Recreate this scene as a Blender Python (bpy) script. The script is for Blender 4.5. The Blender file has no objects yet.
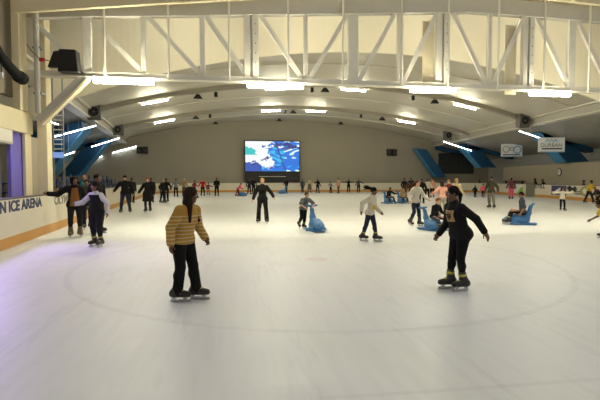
import bpy, bmesh, math, random
import numpy as np
from mathutils import Vector, Matrix, Quaternion
random.seed(7)
SC = bpy.context.scene
COL = SC.collection
R = math.radians
V = Vector

# ------------------------------------------------------------------ camera
CAM_H = 1.65
YAW = R(8.5)
PITCH = math.atan(21 / 470)
cd = bpy.data.cameras.new('camera')
cd.sensor_width = 36
cd.lens = 470 / 600 * 36
cd.clip_end = 300
cam = bpy.data.objects.new('camera', cd)
COL.objects.link(cam)
cam.location = (0, 0, CAM_H)
cam.rotation_euler = (R(90) - PITCH, 0, -YAW)
SC.camera = cam


def ground(px, py):
    """point of the ice seen at a pixel of the photograph"""
    u = (px - 300) / 470
    v = (200 - py) / 470
    fz = math.cos(PITCH) + v * math.sin(PITCH)
    up = -math.sin(PITCH) + v * math.cos(PITCH)
    x = u * math.cos(YAW) + fz * math.sin(YAW)
    y = -u * math.sin(YAW) + fz * math.cos(YAW)
    t = -CAM_H / up
    return V((x * t, y * t, 0))


# ------------------------------------------------------------------ materials
def lin(c):
    return tuple(((v / 255) / 12.92 if v / 255 <= 0.04045 else ((v / 255 + 0.055) / 1.055) ** 2.4) for v in c)


MATS = {}


def mat(name, rgb, rough=0.6, metal=0.0, var=0.08, scale=6.0, emit=None, estr=0.0, alpha=None, bump=0.0, spec=0.5, bands=None):
    if name in MATS:
        return MATS[name]
    m = bpy.data.materials.new(name)
    m.use_nodes = True
    nt = m.node_tree
    b = nt.nodes['Principled BSDF']
    c = lin(rgb)
    b.inputs['Roughness'].default_value = rough
    b.inputs['Metallic'].default_value = metal
    b.inputs['Specular IOR Level'].default_value = spec
    tc = nt.nodes.new('ShaderNodeTexCoord')
    nz = nt.nodes.new('ShaderNodeTexNoise')
    nz.inputs['Scale'].default_value = scale
    nz.inputs['Detail'].default_value = 4
    nt.links.new(tc.outputs['Object'], nz.inputs['Vector'])
    mx = nt.nodes.new('ShaderNodeMix')
    mx.data_type = 'RGBA'
    mx.inputs['A'].default_value = (*[v * (1 - var) for v in c], 1)
    mx.inputs['B'].default_value = (*[min(1, v * (1 + var)) for v in c], 1)
    nt.links.new(nz.outputs['Fac'], mx.inputs['Factor'])
    out = mx.outputs['Result']
    if bands:                       # fine regular sheeting ribs: (axis, period, strength)
        sx = nt.nodes.new('ShaderNodeSeparateXYZ')
        nt.links.new(tc.outputs['Object'], sx.inputs[0])
        mu = nt.nodes.new('ShaderNodeMath'); mu.operation = 'MULTIPLY'
        mu.inputs[1].default_value = 2 * math.pi / bands[1]
        nt.links.new(sx.outputs[bands[0]], mu.inputs[0])
        sn = nt.nodes.new('ShaderNodeMath'); sn.operation = 'SINE'
        nt.links.new(mu.outputs[0], sn.inputs[0])
        bp = nt.nodes.new('ShaderNodeBump')
        bp.inputs['Strength'].default_value = bands[2]
        bp.inputs['Distance'].default_value = 0.03
        nt.links.new(sn.outputs[0], bp.inputs['Height'])
        nt.links.new(bp.outputs[0], b.inputs['Normal'])
    elif bump:
        bp = nt.nodes.new('ShaderNodeBump')
        bp.inputs['Strength'].default_value = bump
        bp.inputs['Distance'].default_value = 0.01
        nt.links.new(nz.outputs['Fac'], bp.inputs['Height'])
        nt.links.new(bp.outputs[0], b.inputs['Normal'])
    nt.links.new(out, b.inputs['Base Color'])
    if emit:
        b.inputs['Emission Color'].default_value = (*lin(emit), 1)
        b.inputs['Emission Strength'].default_value = estr
    if alpha is not None:
        b.inputs['Alpha'].default_value = alpha
    MATS[name] = m
    return m


def striped(name, base, stripe, z0, period, frac):
    """knitted stripes around the garment below height z0"""
    m = mat(name, base, 0.85, var=0.1, scale=30)
    nt = m.node_tree
    b = nt.nodes['Principled BSDF']
    src = b.inputs['Base Color'].links[0].from_socket
    tc = nt.nodes.new('ShaderNodeTexCoord')
    sx = nt.nodes.new('ShaderNodeSeparateXYZ')
    nt.links.new(tc.outputs['Object'], sx.inputs[0])
    md = nt.nodes.new('ShaderNodeMath'); md.operation = 'FLOORED_MODULO'
    md.inputs[1].default_value = period
    nt.links.new(sx.outputs['Z'], md.inputs[0])
    lt = nt.nodes.new('ShaderNodeMath'); lt.operation = 'LESS_THAN'
    lt.inputs[1].default_value = period * frac
    nt.links.new(md.outputs[0], lt.inputs[0])
    be = nt.nodes.new('ShaderNodeMath'); be.operation = 'LESS_THAN'
    be.inputs[1].default_value = z0
    nt.links.new(sx.outputs['Z'], be.inputs[0])
    mm = nt.nodes.new('ShaderNodeMath'); mm.operation = 'MULTIPLY'
    nt.links.new(lt.outputs[0], mm.inputs[0]); nt.links.new(be.outputs[0], mm.inputs[1])
    mx = nt.nodes.new('ShaderNodeMix'); mx.data_type = 'RGBA'
    nt.links.new(mm.outputs[0], mx.inputs['Factor'])
    nt.links.new(src, mx.inputs['A'])
    mx.inputs['B'].default_value = (*lin(stripe), 1)
    nt.links.new(mx.outputs['Result'], b.inputs['Base Color'])
    return m


# ------------------------------------------------------------------ mesh builder
class MB:
    def __init__(s):
        s.v = []; s.f = []

    def add(s, vs, fs):
        n = len(s.v)
        s.v += [tuple(v) for v in vs]
        s.f += [tuple(i + n for i in f) for f in fs]
        return s

    def box(s, c, d, M=None):
        x, y, z = d[0] / 2, d[1] / 2, d[2] / 2
        vs = [V((a * x, b * y, e * z)) for e in (-1, 1) for a, b in ((-1, -1), (1, -1), (1, 1), (-1, 1))]
        if M is not None:
            vs = [M @ v for v in vs]
        vs = [v + V(c) for v in vs]
        return s.add(vs, [(3, 2, 1, 0), (4, 5, 6, 7), (0, 1, 5, 4), (1, 2, 6, 5), (2, 3, 7, 6), (3, 0, 4, 7)])

    def bar(s, p, q, w, h, up=(0, 1, 0)):
        """rectangular bar from p to q, w across, h along up"""
        p, q = V(p), V(q)
        d = (q - p).normalized()
        u = V(up); u = (u - d * u.dot(d)).normalized()
        a = d.cross(u)
        vs = [e + a * (i * w / 2) + u * (j * h / 2) for e in (p, q) for i, j in ((-1, -1), (1, -1), (1, 1), (-1, 1))]
        return s.add(vs, [(3, 2, 1, 0), (4, 5, 6, 7), (0, 1, 5, 4), (1, 2, 6, 5), (2, 3, 7, 6), (3, 0, 4, 7)])

    def tube(s, pts, r, n=10, cap=True):
        pts = [V(p) for p in pts]
        rs = r if isinstance(r, (list, tuple)) else [r] * len(pts)
        base = len(s.v)
        prev = None
        for i, p in enumerate(pts):
            d = (pts[min(i + 1, len(pts) - 1)] - pts[max(i - 1, 0)]).normalized()
            if prev is None:
                a = d.orthogonal().normalized()
            else:
                a = (prev - d * prev.dot(d)).normalized()
            prev = a
            b = d.cross(a)
            for k in range(n):
                t = 2 * math.pi * k / n
                s.v.append(tuple(p + (a * math.cos(t) + b * math.sin(t)) * rs[i]))
        for i in range(len(pts) - 1):
            for k in range(n):
                k2 = (k + 1) % n
                s.f.append((base + i * n + k, base + i * n + k2, base + (i + 1) * n + k2, base + (i + 1) * n + k))
        if cap:
            s.f.append(tuple(base + k for k in reversed(range(n))))
            s.f.append(tuple(base + (len(pts) - 1) * n + k for k in range(n)))
        return s

    def prism(s, poly, off):
        """polygon of 3-D points extruded by off"""
        n = len(poly); off = V(off)
        vs = [V(p) for p in poly] + [V(p) + off for p in poly]
        fs = [tuple(reversed(range(n))), tuple(range(n, 2 * n))]
        fs += [(i, (i + 1) % n, n + (i + 1) % n, n + i) for i in range(n)]
        return s.add(vs, fs)

    def ball(s, c, r, n=10, m=7, M=None):
        r = r if isinstance(r, (tuple, list)) else (r, r, r)
        base = len(s.v)
        pts = [V((0, 0, -r[2]))]
        for j in range(1, m):
            ph = -math.pi / 2 + math.pi * j / m
            for k in range(n):
                t = 2 * math.pi * k / n
                pts.append(V((r[0] * math.cos(ph) * math.cos(t), r[1] * math.cos(ph) * math.sin(t), r[2] * math.sin(ph))))
        pts.append(V((0, 0, r[2])))
        if M is not None:
            pts = [M @ p for p in pts]
        s.v += [tuple(p + V(c)) for p in pts]
        for k in range(n):
            s.f.append((base, base + 1 + (k + 1) % n, base + 1 + k))
            s.f.append((base + 1 + (m - 1) * n, base + 1 + (m - 2) * n + k, base + 1 + (m - 2) * n + (k + 1) % n))
        for j in range(m - 2):
            for k in range(n):
                a = base + 1 + j * n
                s.f.append((a + k, a + (k + 1) % n, a + n + (k + 1) % n, a + n + k))
        return s

    def build(s, name, m, parent=None, bevel=0.0, smooth=False, kind=None):
        me = bpy.data.meshes.new(name)
        me.from_pydata(s.v, [], s.f)
        bm = bmesh.new(); bm.from_mesh(me)
        bmesh.ops.recalc_face_normals(bm, faces=bm.faces[:])
        bm.to_mesh(me); bm.free()
        if smooth:
            me.polygons.foreach_set('use_smooth', [True] * len(me.polygons))
        me.materials.append(m)
        o = bpy.data.objects.new(name, me)
        COL.objects.link(o)
        if parent is not None:
            o.parent = parent
        if bevel:
            bv = o.modifiers.new('bevel', 'BEVEL')
            bv.width = bevel; bv.segments = 2; bv.limit_method = 'ANGLE'
        if kind:
            o['kind'] = kind
        return o


def tag(o, label, cat, group=None):
    o['label'] = label
    o['category'] = cat
    if group:
        o['group'] = group
    return o


def thing(name, label, cat, loc=(0, 0, 0), rz=0, group=None):
    o = bpy.data.objects.new(name, None)
    o.empty_display_size = 0.2
    COL.objects.link(o)
    o.location = loc
    o.rotation_euler = (0, 0, rz)
    return tag(o, label, cat, group)


def struct(mb, name, m, parent=None, **k):
    return mb.build(name, m, parent, kind='structure', **k)


def copy_tree(o, parent=None):
    c = o.copy(); COL.objects.link(c)
    if parent is not None:
        c.parent = parent
    for ch in list(o.children):
        copy_tree(ch, c)
    return c


def lettering(txt, size, m, parent, M, ext=0.004, name='lettering', sx=1.0, width=None, bold=0.035):
    cu = bpy.data.curves.new('txt', 'FONT')
    cu.body = txt; cu.size = size; cu.extrude = ext
    cu.offset = bold * size
    ob = bpy.data.objects.new('txt', cu)
    COL.objects.link(ob)
    dg = bpy.context.evaluated_depsgraph_get()
    me = bpy.data.meshes.new_from_object(ob.evaluated_get(dg))
    bpy.data.objects.remove(ob)
    xs = [v.co.x for v in me.vertices]
    cx = (min(xs) + max(xs)) / 2
    if width:
        sx = width / (max(xs) - min(xs))
    for v in me.vertices:
        v.co = M @ V(((v.co.x - cx) * sx, v.co.y, v.co.z))
    me.materials.clear(); me.materials.append(m)
    o = bpy.data.objects.new(name, me)
    COL.objects.link(o)
    o.parent = parent
    return o


# ------------------------------------------------------------------ signed-distance bodies -> one continuous mesh
def _np(v):
    return np.array((v[0], v[1], v[2]), dtype=np.float32)


def sdf_mesh(prims, res):
    """prims: ('cap',a,b,ra,rb,k) ('ell',c,(rx,ry,rz),rot3x3|None,k) ('sub',c,r,rot,k) ('cut',n,c)"""
    lo = np.full(3, 1e9); hi = -lo
    for p in prims:
        if p[0] == 'cap':
            for q, r in ((p[1], p[3]), (p[2], p[4])):
                lo = np.minimum(lo, _np(q) - r); hi = np.maximum(hi, _np(q) + r)
        elif p[0] == 'ell':
            r = max(p[2])
            lo = np.minimum(lo, _np(p[1]) - r); hi = np.maximum(hi, _np(p[1]) + r)
    lo -= 3 * res; hi += 3 * res
    n = np.ceil((hi - lo) / res).astype(int) + 1
    ax = [(lo[i] + res * np.arange(n[i])).astype(np.float32) for i in range(3)]
    D = np.full(n, 0.5, dtype=np.float32)
    for p in prims:
        if p[0] == 'cut':
            nn = _np(p[1])
            g = ax[0][:, None, None] * nn[0] + ax[1][None, :, None] * nn[1] + ax[2][None, None, :] * nn[2] - np.float32(p[2])
            D = np.maximum(D, g)
            continue
        if p[0] == 'cap':
            a, b, ra, rb, k = _np(p[1]), _np(p[2]), p[3], p[4], p[5]
            m = k + 2.5 * res
            l0 = np.minimum(a - ra, b - rb) - m; h0 = np.maximum(a + ra, b + rb) + m
        else:
            c, r, rot, k = _np(p[1]), np.array(p[2], dtype=np.float32), p[3], p[4]
            m = k + 2.5 * res
            l0 = c - r.max() - m; h0 = c + r.max() + m
        i0 = np.clip(((l0 - lo) / res).astype(int), 0, n); i1 = np.clip(((h0 - lo) / res).astype(int) + 2, 0, n)
        if (i1 <= i0).any():
            continue
        sl = tuple(slice(i0[i], i1[i]) for i in range(3))
        X = ax[0][sl[0]][:, None, None]; Y = ax[1][sl[1]][None, :, None]; Z = ax[2][sl[2]][None, None, :]
        if p[0] == 'cap':
            ba = b - a; bb = max(float(ba @ ba), 1e-9)
            px, py, pz = X - a[0], Y - a[1], Z - a[2]
            h = np.clip((px * ba[0] + py * ba[1] + pz * ba[2]) / bb, 0, 1)
            d = np.sqrt((px - ba[0] * h) ** 2 + (py - ba[1] * h) ** 2 + (pz - ba[2] * h) ** 2) - (ra + (rb - ra) * h)
        else:
            px, py, pz = X - c[0], Y - c[1], Z - c[2]
            if rot is not None:      # columns of rot = local axes
                A = np.array(rot, dtype=np.float32)
                px, py, pz = (px * A[0, 0] + py * A[1, 0] + pz * A[2, 0], px * A[0, 1] + py * A[1, 1] + pz * A[2, 1],
                              px * A[0, 2] + py * A[1, 2] + pz * A[2, 2])
            k0 = np.sqrt((px / r[0]) ** 2 + (py / r[1]) ** 2 + (pz / r[2]) ** 2)
            k1 = np.sqrt((px / r[0] ** 2) ** 2 + (py / r[1] ** 2) ** 2 + (pz / r[2] ** 2) ** 2)
            d = k0 * (k0 - 1) / np.maximum(k1, 1e-6)
        o = D[sl]
        if p[0] == 'sub':
            D[sl] = np.maximum(o, -d)
        else:
            kk = max(k, 1e-4)
            h = np.clip(0.5 + 0.5 * (o - d) / kk, 0, 1)
            D[sl] = o + (d - o) * h - kk * h * (1 - h)
    S = D < 0
    cnt = np.zeros(n - 1, dtype=np.int8)
    corners = [(i, j, k) for i in (0, 1) for j in (0, 1) for k in (0, 1)]
    for i, j, k in corners:
        cnt += S[i:n[0] - 1 + i, j:n[1] - 1 + j, k:n[2] - 1 + k]
    act = (cnt > 0) & (cnt < 8)
    ci = np.argwhere(act)
    if len(ci) == 0:
        return np.zeros((0, 3)), np.zeros((0, 4), int)
    idx = np.full(n - 1, -1, dtype=np.int64)
    idx[act] = np.arange(len(ci))
    acc = np.zeros((len(ci), 3)); num = np.zeros(len(ci))
    val = {c: D[ci[:, 0] + c[0], ci[:, 1] + c[1], ci[:, 2] + c[2]] for c in corners}
    for c in corners:
        for a in range(3):
            if c[a] == 0:
                e = list(c); e[a] = 1; e = tuple(e)
                v0, v1 = val[c], val[e]
                m = (v0 < 0) != (v1 < 0)
                t = np.where(m, v0 / np.where(m, v0 - v1, 1), 0)
                pt = np.array(c, dtype=float)[None, :].repeat(len(ci), 0)
                pt[:, a] = t
                acc += pt * m[:, None]; num += m
    verts = lo + (ci + acc / num[:, None]) * res
    quads = []
    for a in range(3):
        b, c = (a + 1) % 3, (a + 2) % 3
        sa = [slice(None)] * 3; sb = [slice(None)] * 3
        sa[a] = slice(0, n[a] - 1); sb[a] = slice(1, n[a])
        e = S[tuple(sa)] != S[tuple(sb)]
        pts = np.argwhere(e)
        ok = (pts[:, b] > 0) & (pts[:, c] > 0) & (pts[:, b] < n[b] - 1) & (pts[:, c] < n[c] - 1)
        pts = pts[ok]
        ins = S[pts[:, 0], pts[:, 1], pts[:, 2]]
        q = []
        for db, dc in ((0, 0), (-1, 0), (-1, -1), (0, -1)):
            w = pts.copy(); w[:, b] += db; w[:, c] += dc
            q.append(idx[w[:, 0], w[:, 1], w[:, 2]])
        q = np.stack(q, 1)
        q[~ins] = q[~ins][:, ::-1]
        quads.append(q)
    return verts, np.concatenate(quads)


def sdf_obj(name, prims, res, m, parent, extra=None):
    v, f = sdf_mesh(prims, res)
    vs = [tuple(map(float, p)) for p in v]; fs = [tuple(map(int, q)) for q in f]
    if extra is not None:
        n = len(vs)
        vs += extra.v; fs += [tuple(i + n for i in q) for q in extra.f]
    me = bpy.data.meshes.new(name)
    me.from_pydata(vs, [], fs)
    me.polygons.foreach_set('use_smooth', [True] * len(me.polygons))
    me.materials.append(m)
    o = bpy.data.objects.new(name, me)
    COL.objects.link(o)
    o.parent = parent
    return o
# ------------------------------------------------------------------ people
def ik(a, c, l1, l2, pole):
    d = c - a
    L = min(d.length, (l1 + l2) * 0.999)
    L = max(L, abs(l1 - l2) + 0.01)
    dn = d.normalized()
    x = (l1 * l1 - l2 * l2 + L * L) / (2 * L)
    h = math.sqrt(max(l1 * l1 - x * x, 0))
    p = V(pole); p = (p - dn * p.dot(dn))
    p = p.normalized() if p.length > 1e-5 else dn.orthogonal().normalized()
    return a + dn * x + p * h, a + dn * L


def m3(s, f, u):
    """rows of a 3x3 whose columns are side, forward, up"""
    return [[s[i], f[i], u[i]] for i in range(3)]


BOOT = mat('skate_boot_black', (38, 36, 34), 0.45)
BOOTTAN = mat('skate_boot_tan', (98, 84, 62), 0.55)
CUFF = mat('skate_cuff_lime', (176, 170, 62), 0.5)
BLADE = mat('skate_blade_steel', (190, 192, 195), 0.25, metal=1.0)
HOLDER = mat('skate_blade_holder', (165, 165, 160), 0.5)
EYEW = mat('eye_white', (215, 210, 205), 0.3)
EYED = mat('eye_iris', (38, 26, 20), 0.2)
SKIN = {'fair': mat('skin_fair', (205, 158, 128), 0.55, scale=20), 'mid': mat('skin_tan', (150, 105, 78), 0.55, scale=20),
        'dark': mat('skin_brown', (108, 73, 54), 0.5, scale=20)}
LIPS = {'fair': mat('lips_fair', (176, 98, 90), 0.45), 'mid': mat('lips_tan', (120, 66, 58), 0.45), 'dark': mat('lips_brown', (82, 44, 40), 0.45)}
HAIR = {'chestnut': mat('hair_chestnut', (78, 52, 36), 0.85, scale=40, var=0.3, spec=0.15), 'black': mat('hair_black', (22, 18, 16), 0.85, scale=40, var=0.3, spec=0.15), 'brown': mat('hair_brown', (48, 32, 23), 0.85, scale=40, var=0.3, spec=0.15),
        'light': mat('hair_light_brown', (96, 70, 46), 0.85, scale=40, var=0.3, spec=0.15), 'blond': mat('hair_blond', (168, 132, 84), 0.85, scale=40, var=0.25, spec=0.15),
        'red': mat('hair_red', (140, 70, 36), 0.85, scale=40, var=0.25, spec=0.15), 'grey': mat('hair_grey', (150, 148, 145), 0.5, scale=40)}
C = {}


def cloth(key, rgb, **k):
    C[key] = mat(key, rgb, k.pop('rough', 0.85), var=k.pop('var', 0.14), scale=k.pop('scale', 18), bump=0.25, spec=0.25, **k)
    return C[key]


for k_, c_ in dict(black_knit=(20, 19, 20), black_cloth=(16, 15, 17), black_denim=(24, 25, 30), navy_denim=(30, 36, 54), dark_cloth=(33, 31, 34),
                   white_knit=(196, 188, 172), white_shirt=(204, 200, 208), grey_tee=(94, 96, 98), grey_fleece=(122, 120, 116), grey_trouser=(112, 106, 96),
                   mustard=(160, 120, 48), rust_shirt=(128, 82, 36), pink_knit=(206, 150, 130), hot_pink=(222, 88, 110), pink_trouser=(220, 86, 120),
                   red_cloth=(172, 34, 46), maroon=(112, 44, 46), olive=(62, 62, 48), cream=(188, 170, 132), teal=(38, 112, 118), tan=(150, 128, 92),
                   yellow=(206, 172, 60), plum=(104, 60, 74), slate=(62, 66, 78), beige_trouser=(150, 146, 130), skirt_taupe=(96, 88, 74),
                   sock_blue=(60, 100, 170)).items():
    cloth(k_, c_)
C['mustard_stripe'] = striped('mustard_striped_knit', (176, 132, 56), (198, 178, 138), 1.19, 0.048, 0.30)


def person(label, pos, rz, H=1.6, g=1.0, fem=True, skin='dark', res=None, lean=0, side=0, twist=0, head=(0, 0), drop=0.0, off=(0, 0),
           LF=(0.06, 0, 0, 8), RF=(-0.06, 0, 0, -8), LA=(0.12, 0.05, -0.97), RA=(0.12, 0.05, -0.97), hair=('short', 'black'), bust=None,
           top=('jumper', 'black_knit', 0.014, -0.02, 1.0), bottom=('trousers', 'black_denim', 0.012, 0.0), boots='black', seat=None,
           group=None, elbowL=(0.3, -0.8, -0.3), elbowR=(0.3, -0.8, -0.3), kneeL=None, kneeR=None, extra_top=None, tilt=0, skates=True, blow=(0, 0, 0)):
    pos = V(pos)
    d = pos.length
    if res is None:
        res = 0.009 if d < 9 else 0.0125 if d < 19 else 0.016 if d < 30 else 0.02
    rz = rz - math.degrees(math.atan2(pos.x, pos.y))     # headings are given as seen from where the photograph was taken
    root = thing('person', label, 'person', pos, R(rz), group)
    F3 = lambda x, f, z: V((x, -f, z))           # side(left), forward, up -> local
    lift = 0.066 if skates else 0.0
    hz = (seat if seat is not None else lift + 0.523 * H - drop * H)
    P = F3(off[0] * H, off[1] * H, hz)
    a, b = R(lean), R(side)
    up = V((math.sin(b), -math.sin(a) * math.cos(b), math.cos(a) * math.cos(b))).normalized()
    sd0 = V((1, 0, 0)); sd0 = (sd0 - up * sd0.dot(up)).normalized()
    fw0 = sd0.cross(up) * -1.0                    # forward of the torso
    if fw0.y > 0 and abs(a) < 1.4:
        fw0 = -fw0
    tw = R(twist)
    sd = sd0 * math.cos(tw) + (-fw0) * math.sin(tw)
    fw = fw0 * math.cos(tw) + sd0 * math.sin(tw)
    hh = (0.108 + 0.068 * H)                      # head height
    s = H
    gw = g
    NB = P + up * 0.315 * s                       # neck base
    shw = (0.098 if fem else 0.112) * s * (0.5 + 0.5 * g)
    S = {1: P + up * 0.268 * s + sd * shw, -1: P + up * 0.268 * s - sd * shw}
    # head frame
    hu = (up * 0.55 + V((0, 0, 1)) * 0.45).normalized()
    hf = (fw - hu * fw.dot(hu)).normalized()
    hy, hp = R(head[0]), R(head[1])
    hs = hu.cross(hf) * -1.0
    if hs.dot(sd) < 0:
        hs = -hs
    hf, hs = hf * math.cos(hy) + hs * math.sin(hy), hs * math.cos(hy) - hf * math.sin(hy)
    hf, hu = hf * math.cos(hp) + hu * math.sin(hp), hu * math.cos(hp) - hf * math.sin(hp)
    HC = NB + (up * 0.5 + hu * 0.5) * (0.035 * s) + hu * hh * 0.46 + hf * hh * 0.07
    RM = m3(hs, hf, hu)
    TM = m3(sd, fw, up)

    def hp_(x, f, z):                             # head point in head heights
        return HC + hs * x * hh + hf * f * hh + hu * z * hh

    # limbs
    arms = {}
    for q, vec, el in ((1, LA, elbowL), (-1, RA, elbowR)):
        # arm vectors use the figure's own upright frame turned with the torso twist
        s2 = V((math.cos(tw), math.sin(tw), 0)); f2 = V((math.sin(tw), -math.cos(tw), 0))
        t = S[q] + (s2 * q * vec[0] + f2 * vec[1] + V((0, 0, vec[2]))) * 0.315 * s
        pole = s2 * q * el[0] + f2 * el[1] + V((0, 0, el[2]))
        e, w = ik(S[q], t, 0.168 * s, 0.150 * s, pole)
        arms[q] = (S[q], e, w)
    legs = {}
    for q, ft, kn in ((1, LF, kneeL), (-1, RF, kneeR)):
        hipj = P + sd0 * q * 0.054 * s * (0.6 + 0.4 * g) - up * 0.01 * s
        ank = F3(ft[0] * s, ft[1] * s, lift + 0.042 * s + ft[2] * s)
        yw = R(ft[3])
        tf = V((math.sin(yw), -math.cos(yw), 0))
        pole = F3(*kn) if kn else tf
        k, an = ik(hipj, ank, 0.242 * s, 0.234 * s, pole)
        pt = R(ft[4]) if len(ft) > 4 else 0.0
        legs[q] = (hipj, k, an, tf, pt)
    kb = 0.022 * s
    if bust is None:
        bust = 1.0 if fem and H > 1.45 else 0.0

    def torso(o, k):
        L = [('ell', P + up * 0.015 * s, (0.085 * s * gw + o, 0.060 * s * gw + o, 0.075 * s + o), TM, k),
             ('ell', P + up * 0.105 * s + fw * 0.004 * s, (0.074 * s * gw + o, 0.054 * s * gw + o, 0.085 * s + o), TM, k),
             ('ell', P + up * 0.205 * s, (0.080 * s * (0.4 + 0.6 * gw) + o, 0.056 * s * gw + o, 0.092 * s + o), TM, k),
             ('cap', S[1] - sd * 0.012 * s, S[-1] + sd * 0.012 * s, 0.032 * s + o, 0.032 * s + o, k),
             ('cap', P + up * 0.265 * s, NB - up * 0.005 * s, 0.050 * s + o, 0.030 * s + o * 0.5, k)]
        for q in (1, -1):
            L.append(('ell', P + sd0 * q * 0.042 * s - fw * 0.030 * s - up * 0.015 * s, (0.050 * s * gw + o,) * 3, None, k))
            if bust:
                L.append(('ell', P + up * 0.205 * s + sd * q * 0.038 * s + fw * 0.040 * s, (0.034 * s * bust + o,) * 3, None, k * 0.8))
        return L

    def leg_prims(q, o, k, flare=0.0, end=1.0, shank=True):
        h, kn, an, tf, pt = legs[q]
        e = kn + (an - kn) * end
        L = [('cap', h, kn, 0.052 * s * (0.5 + 0.5 * gw) + o, 0.034 * s + o, k)]
        if shank:
            L.append(('cap', kn, e, 0.034 * s + o, 0.022 * s + o + flare, k * 0.5))
            L.append(('ell', kn * 0.66 + e * 0.34 - tf * 0.010 * s, (0.031 * s + o,) * 3, None, k))
        return L

    def arm_prims(q, o, k, frac=1.0, loose=0.0):
        sh, e, w = arms[q]
        L = [('cap', sh, e if frac >= 0.5 else sh + (e - sh) * frac * 2, 0.029 * s * (0.6 + 0.4 * g) + o, (0.023 if frac >= 0.5 else 0.026) * s + o + loose, k)]
        if frac > 0.5:
            L.append(('cap', e, e + (w - e) * (frac - 0.5) * 2, 0.024 * s + o + loose * 0.5, 0.0165 * s + o + loose, k * 0.5))
        return L

    # ---- the body: one continuous mesh
    B = torso(0, kb)
    B.append(('cap', NB - up * 0.02 * s, HC - hu * hh * 0.25 - hf * hh * 0.06, 0.031 * s, 0.028 * s, kb))
    B += [('ell', hp_(0, -0.06, 0.10), (0.335 * hh, 0.40 * hh, 0.385 * hh), RM, 0.02 * hh),
          ('ell', hp_(0, 0.08, -0.17), (0.27 * hh, 0.28 * hh, 0.33 * hh), RM, 0.10 * hh),
          ('ell', hp_(0, 0.22, -0.40), (0.13 * hh, 0.12 * hh, 0.09 * hh), RM, 0.08 * hh),
          ('ell', hp_(0.15, 0.26, -0.12), (0.11 * hh, 0.09 * hh, 0.10 * hh), RM, 0.06 * hh),
          ('ell', hp_(-0.15, 0.26, -0.12), (0.11 * hh, 0.09 * hh, 0.10 * hh), RM, 0.06 * hh),
          ('cap', hp_(0, 0.345, 0.06), hp_(0, 0.43, -0.10), 0.035 * hh, 0.062 * hh, 0.04 * hh),
          ('ell', hp_(0, 0.31, 0.11), (0.21 * hh, 0.06 * hh, 0.045 * hh), RM, 0.04 * hh)]
    for q in (1, -1):
        B.append(('sub', hp_(q * 0.145, 0.40, 0.015), (0.085 * hh, 0.075 * hh, 0.055 * hh), RM, 0))
        B.append(('ell', hp_(q * 0.345, -0.03, -0.03), (0.040 * hh, 0.085 * hh, 0.13 * hh), RM, 0.02 * hh))
        B += arm_prims(q, 0, kb)
        B += leg_prims(q, 0, kb)
        an, tf = legs[q][2], legs[q][3]
        B.append(('cap', an - V((0, 0, 0.012 * s)), an + tf * 0.09 * s - V((0, 0, 0.022 * s)), 0.022 * s, 0.017 * s, kb * 0.5))
    fing = MB()
    for q in (1, -1):
        sh, e, w = arms[q]
        ad = (w - e).normalized()
        # the palm faces the thigh: its normal is the inward side direction made square to the forearm
        pn = (-sd * q * 0.8 + fw * 0.1); pn = (pn - ad * pn.dot(ad))
        pn = pn.normalized() if pn.length > 0.1 else ad.orthogonal().normalized()
        th = pn.cross(ad).normalized()
        if th.dot(fw + V((0, 0, 0.4))) < 0:
            th = -th
        hl = 0.103 * s
        pc = w + ad * hl * 0.30
        PM = m3(th, pn, ad)
        B.append(('cap', w - ad * 0.01, w + ad * hl * 0.12, 0.0165 * s, 0.016 * s, kb * 0.4))
        B.append(('ell', pc, (0.024 * s, max(0.0125 * s, res * 0.8), 0.030 * s), PM, kb * 0.4))
        r = 0.0052 * s
        n = 8 if res < 0.02 else 5
        for i, (x, l) in enumerate(((0.016, 0.43), (0.0055, 0.48), (-0.005, 0.45), (-0.0150, 0.36))):
            b0 = w + ad * hl * 0.40 + th * x * s
            L = l * hl * 1.05
            c1 = 0.30 + 0.08 * i
            p1 = b0 + (ad * math.cos(c1 * 0.5) + pn * math.sin(c1 * 0.5)) * L * 0.50
            p2 = p1 + (ad * math.cos(c1 * 1.6) + pn * math.sin(c1 * 1.6)) * L * 0.32
            p3 = p2 + (ad * math.cos(c1 * 2.4) + pn * math.sin(c1 * 2.4)) * L * 0.26
            fing.tube([b0 - ad * 0.01 * s, b0, p1, p2, p3, p3 + (p3 - p2) * 0.12], [r * 1.1, r * 1.1, r, r * 0.92, r * 0.8, r * 0.3], n)
        t0 = w + ad * hl * 0.14 + th * 0.013 * s
        t1 = t0 + (ad * 0.65 + th * 0.72 + pn * 0.25) * hl * 0.27
        t2 = t1 + (ad * 0.90 + th * 0.28 + pn * 0.35) * hl * 0.20
        fing.tube([t0, (t0 + t1) / 2, t1, t2, t2 + (t2 - t1) * 0.15], [r * 1.5, r * 1.35, r * 1.15, r * 0.95, r * 0.35], n)
    body = sdf_obj('body', B, res, SKIN[skin], root, fing)
    # face details
    if d < 32:
        for q in (1, -1):
            ey = MB().ball(hp_(q * 0.145, 0.325, 0.015), (0.046 * hh,) * 3, 10, 7).build('eye', EYEW, root, smooth=True)
            MB().ball(hp_(q * 0.145, 0.352, 0.013), (0.029 * hh,) * 3, 8, 6).build('iris', EYED, ey, smooth=True)
            eb = [hp_(q * t, 0.365 - 0.35 * max(0, t - 0.12), 0.12 + 0.02 * math.sin((t - 0.06) * 18)) for t in (0.06, 0.12, 0.18, 0.23)]
            MB().tube(eb, [0.012 * hh, 0.02 * hh, 0.018 * hh, 0.008 * hh], 6).build('eyebrow', HAIR[hair[1]] if hair[1] in HAIR else HAIR['black'], root, smooth=True)
        MB().ball(hp_(0, 0.338, -0.235), (0.095 * hh, 0.035 * hh, 0.030 * hh), 12, 7, Matrix(RM)).build('mouth', LIPS[skin], root, smooth=True)

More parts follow.
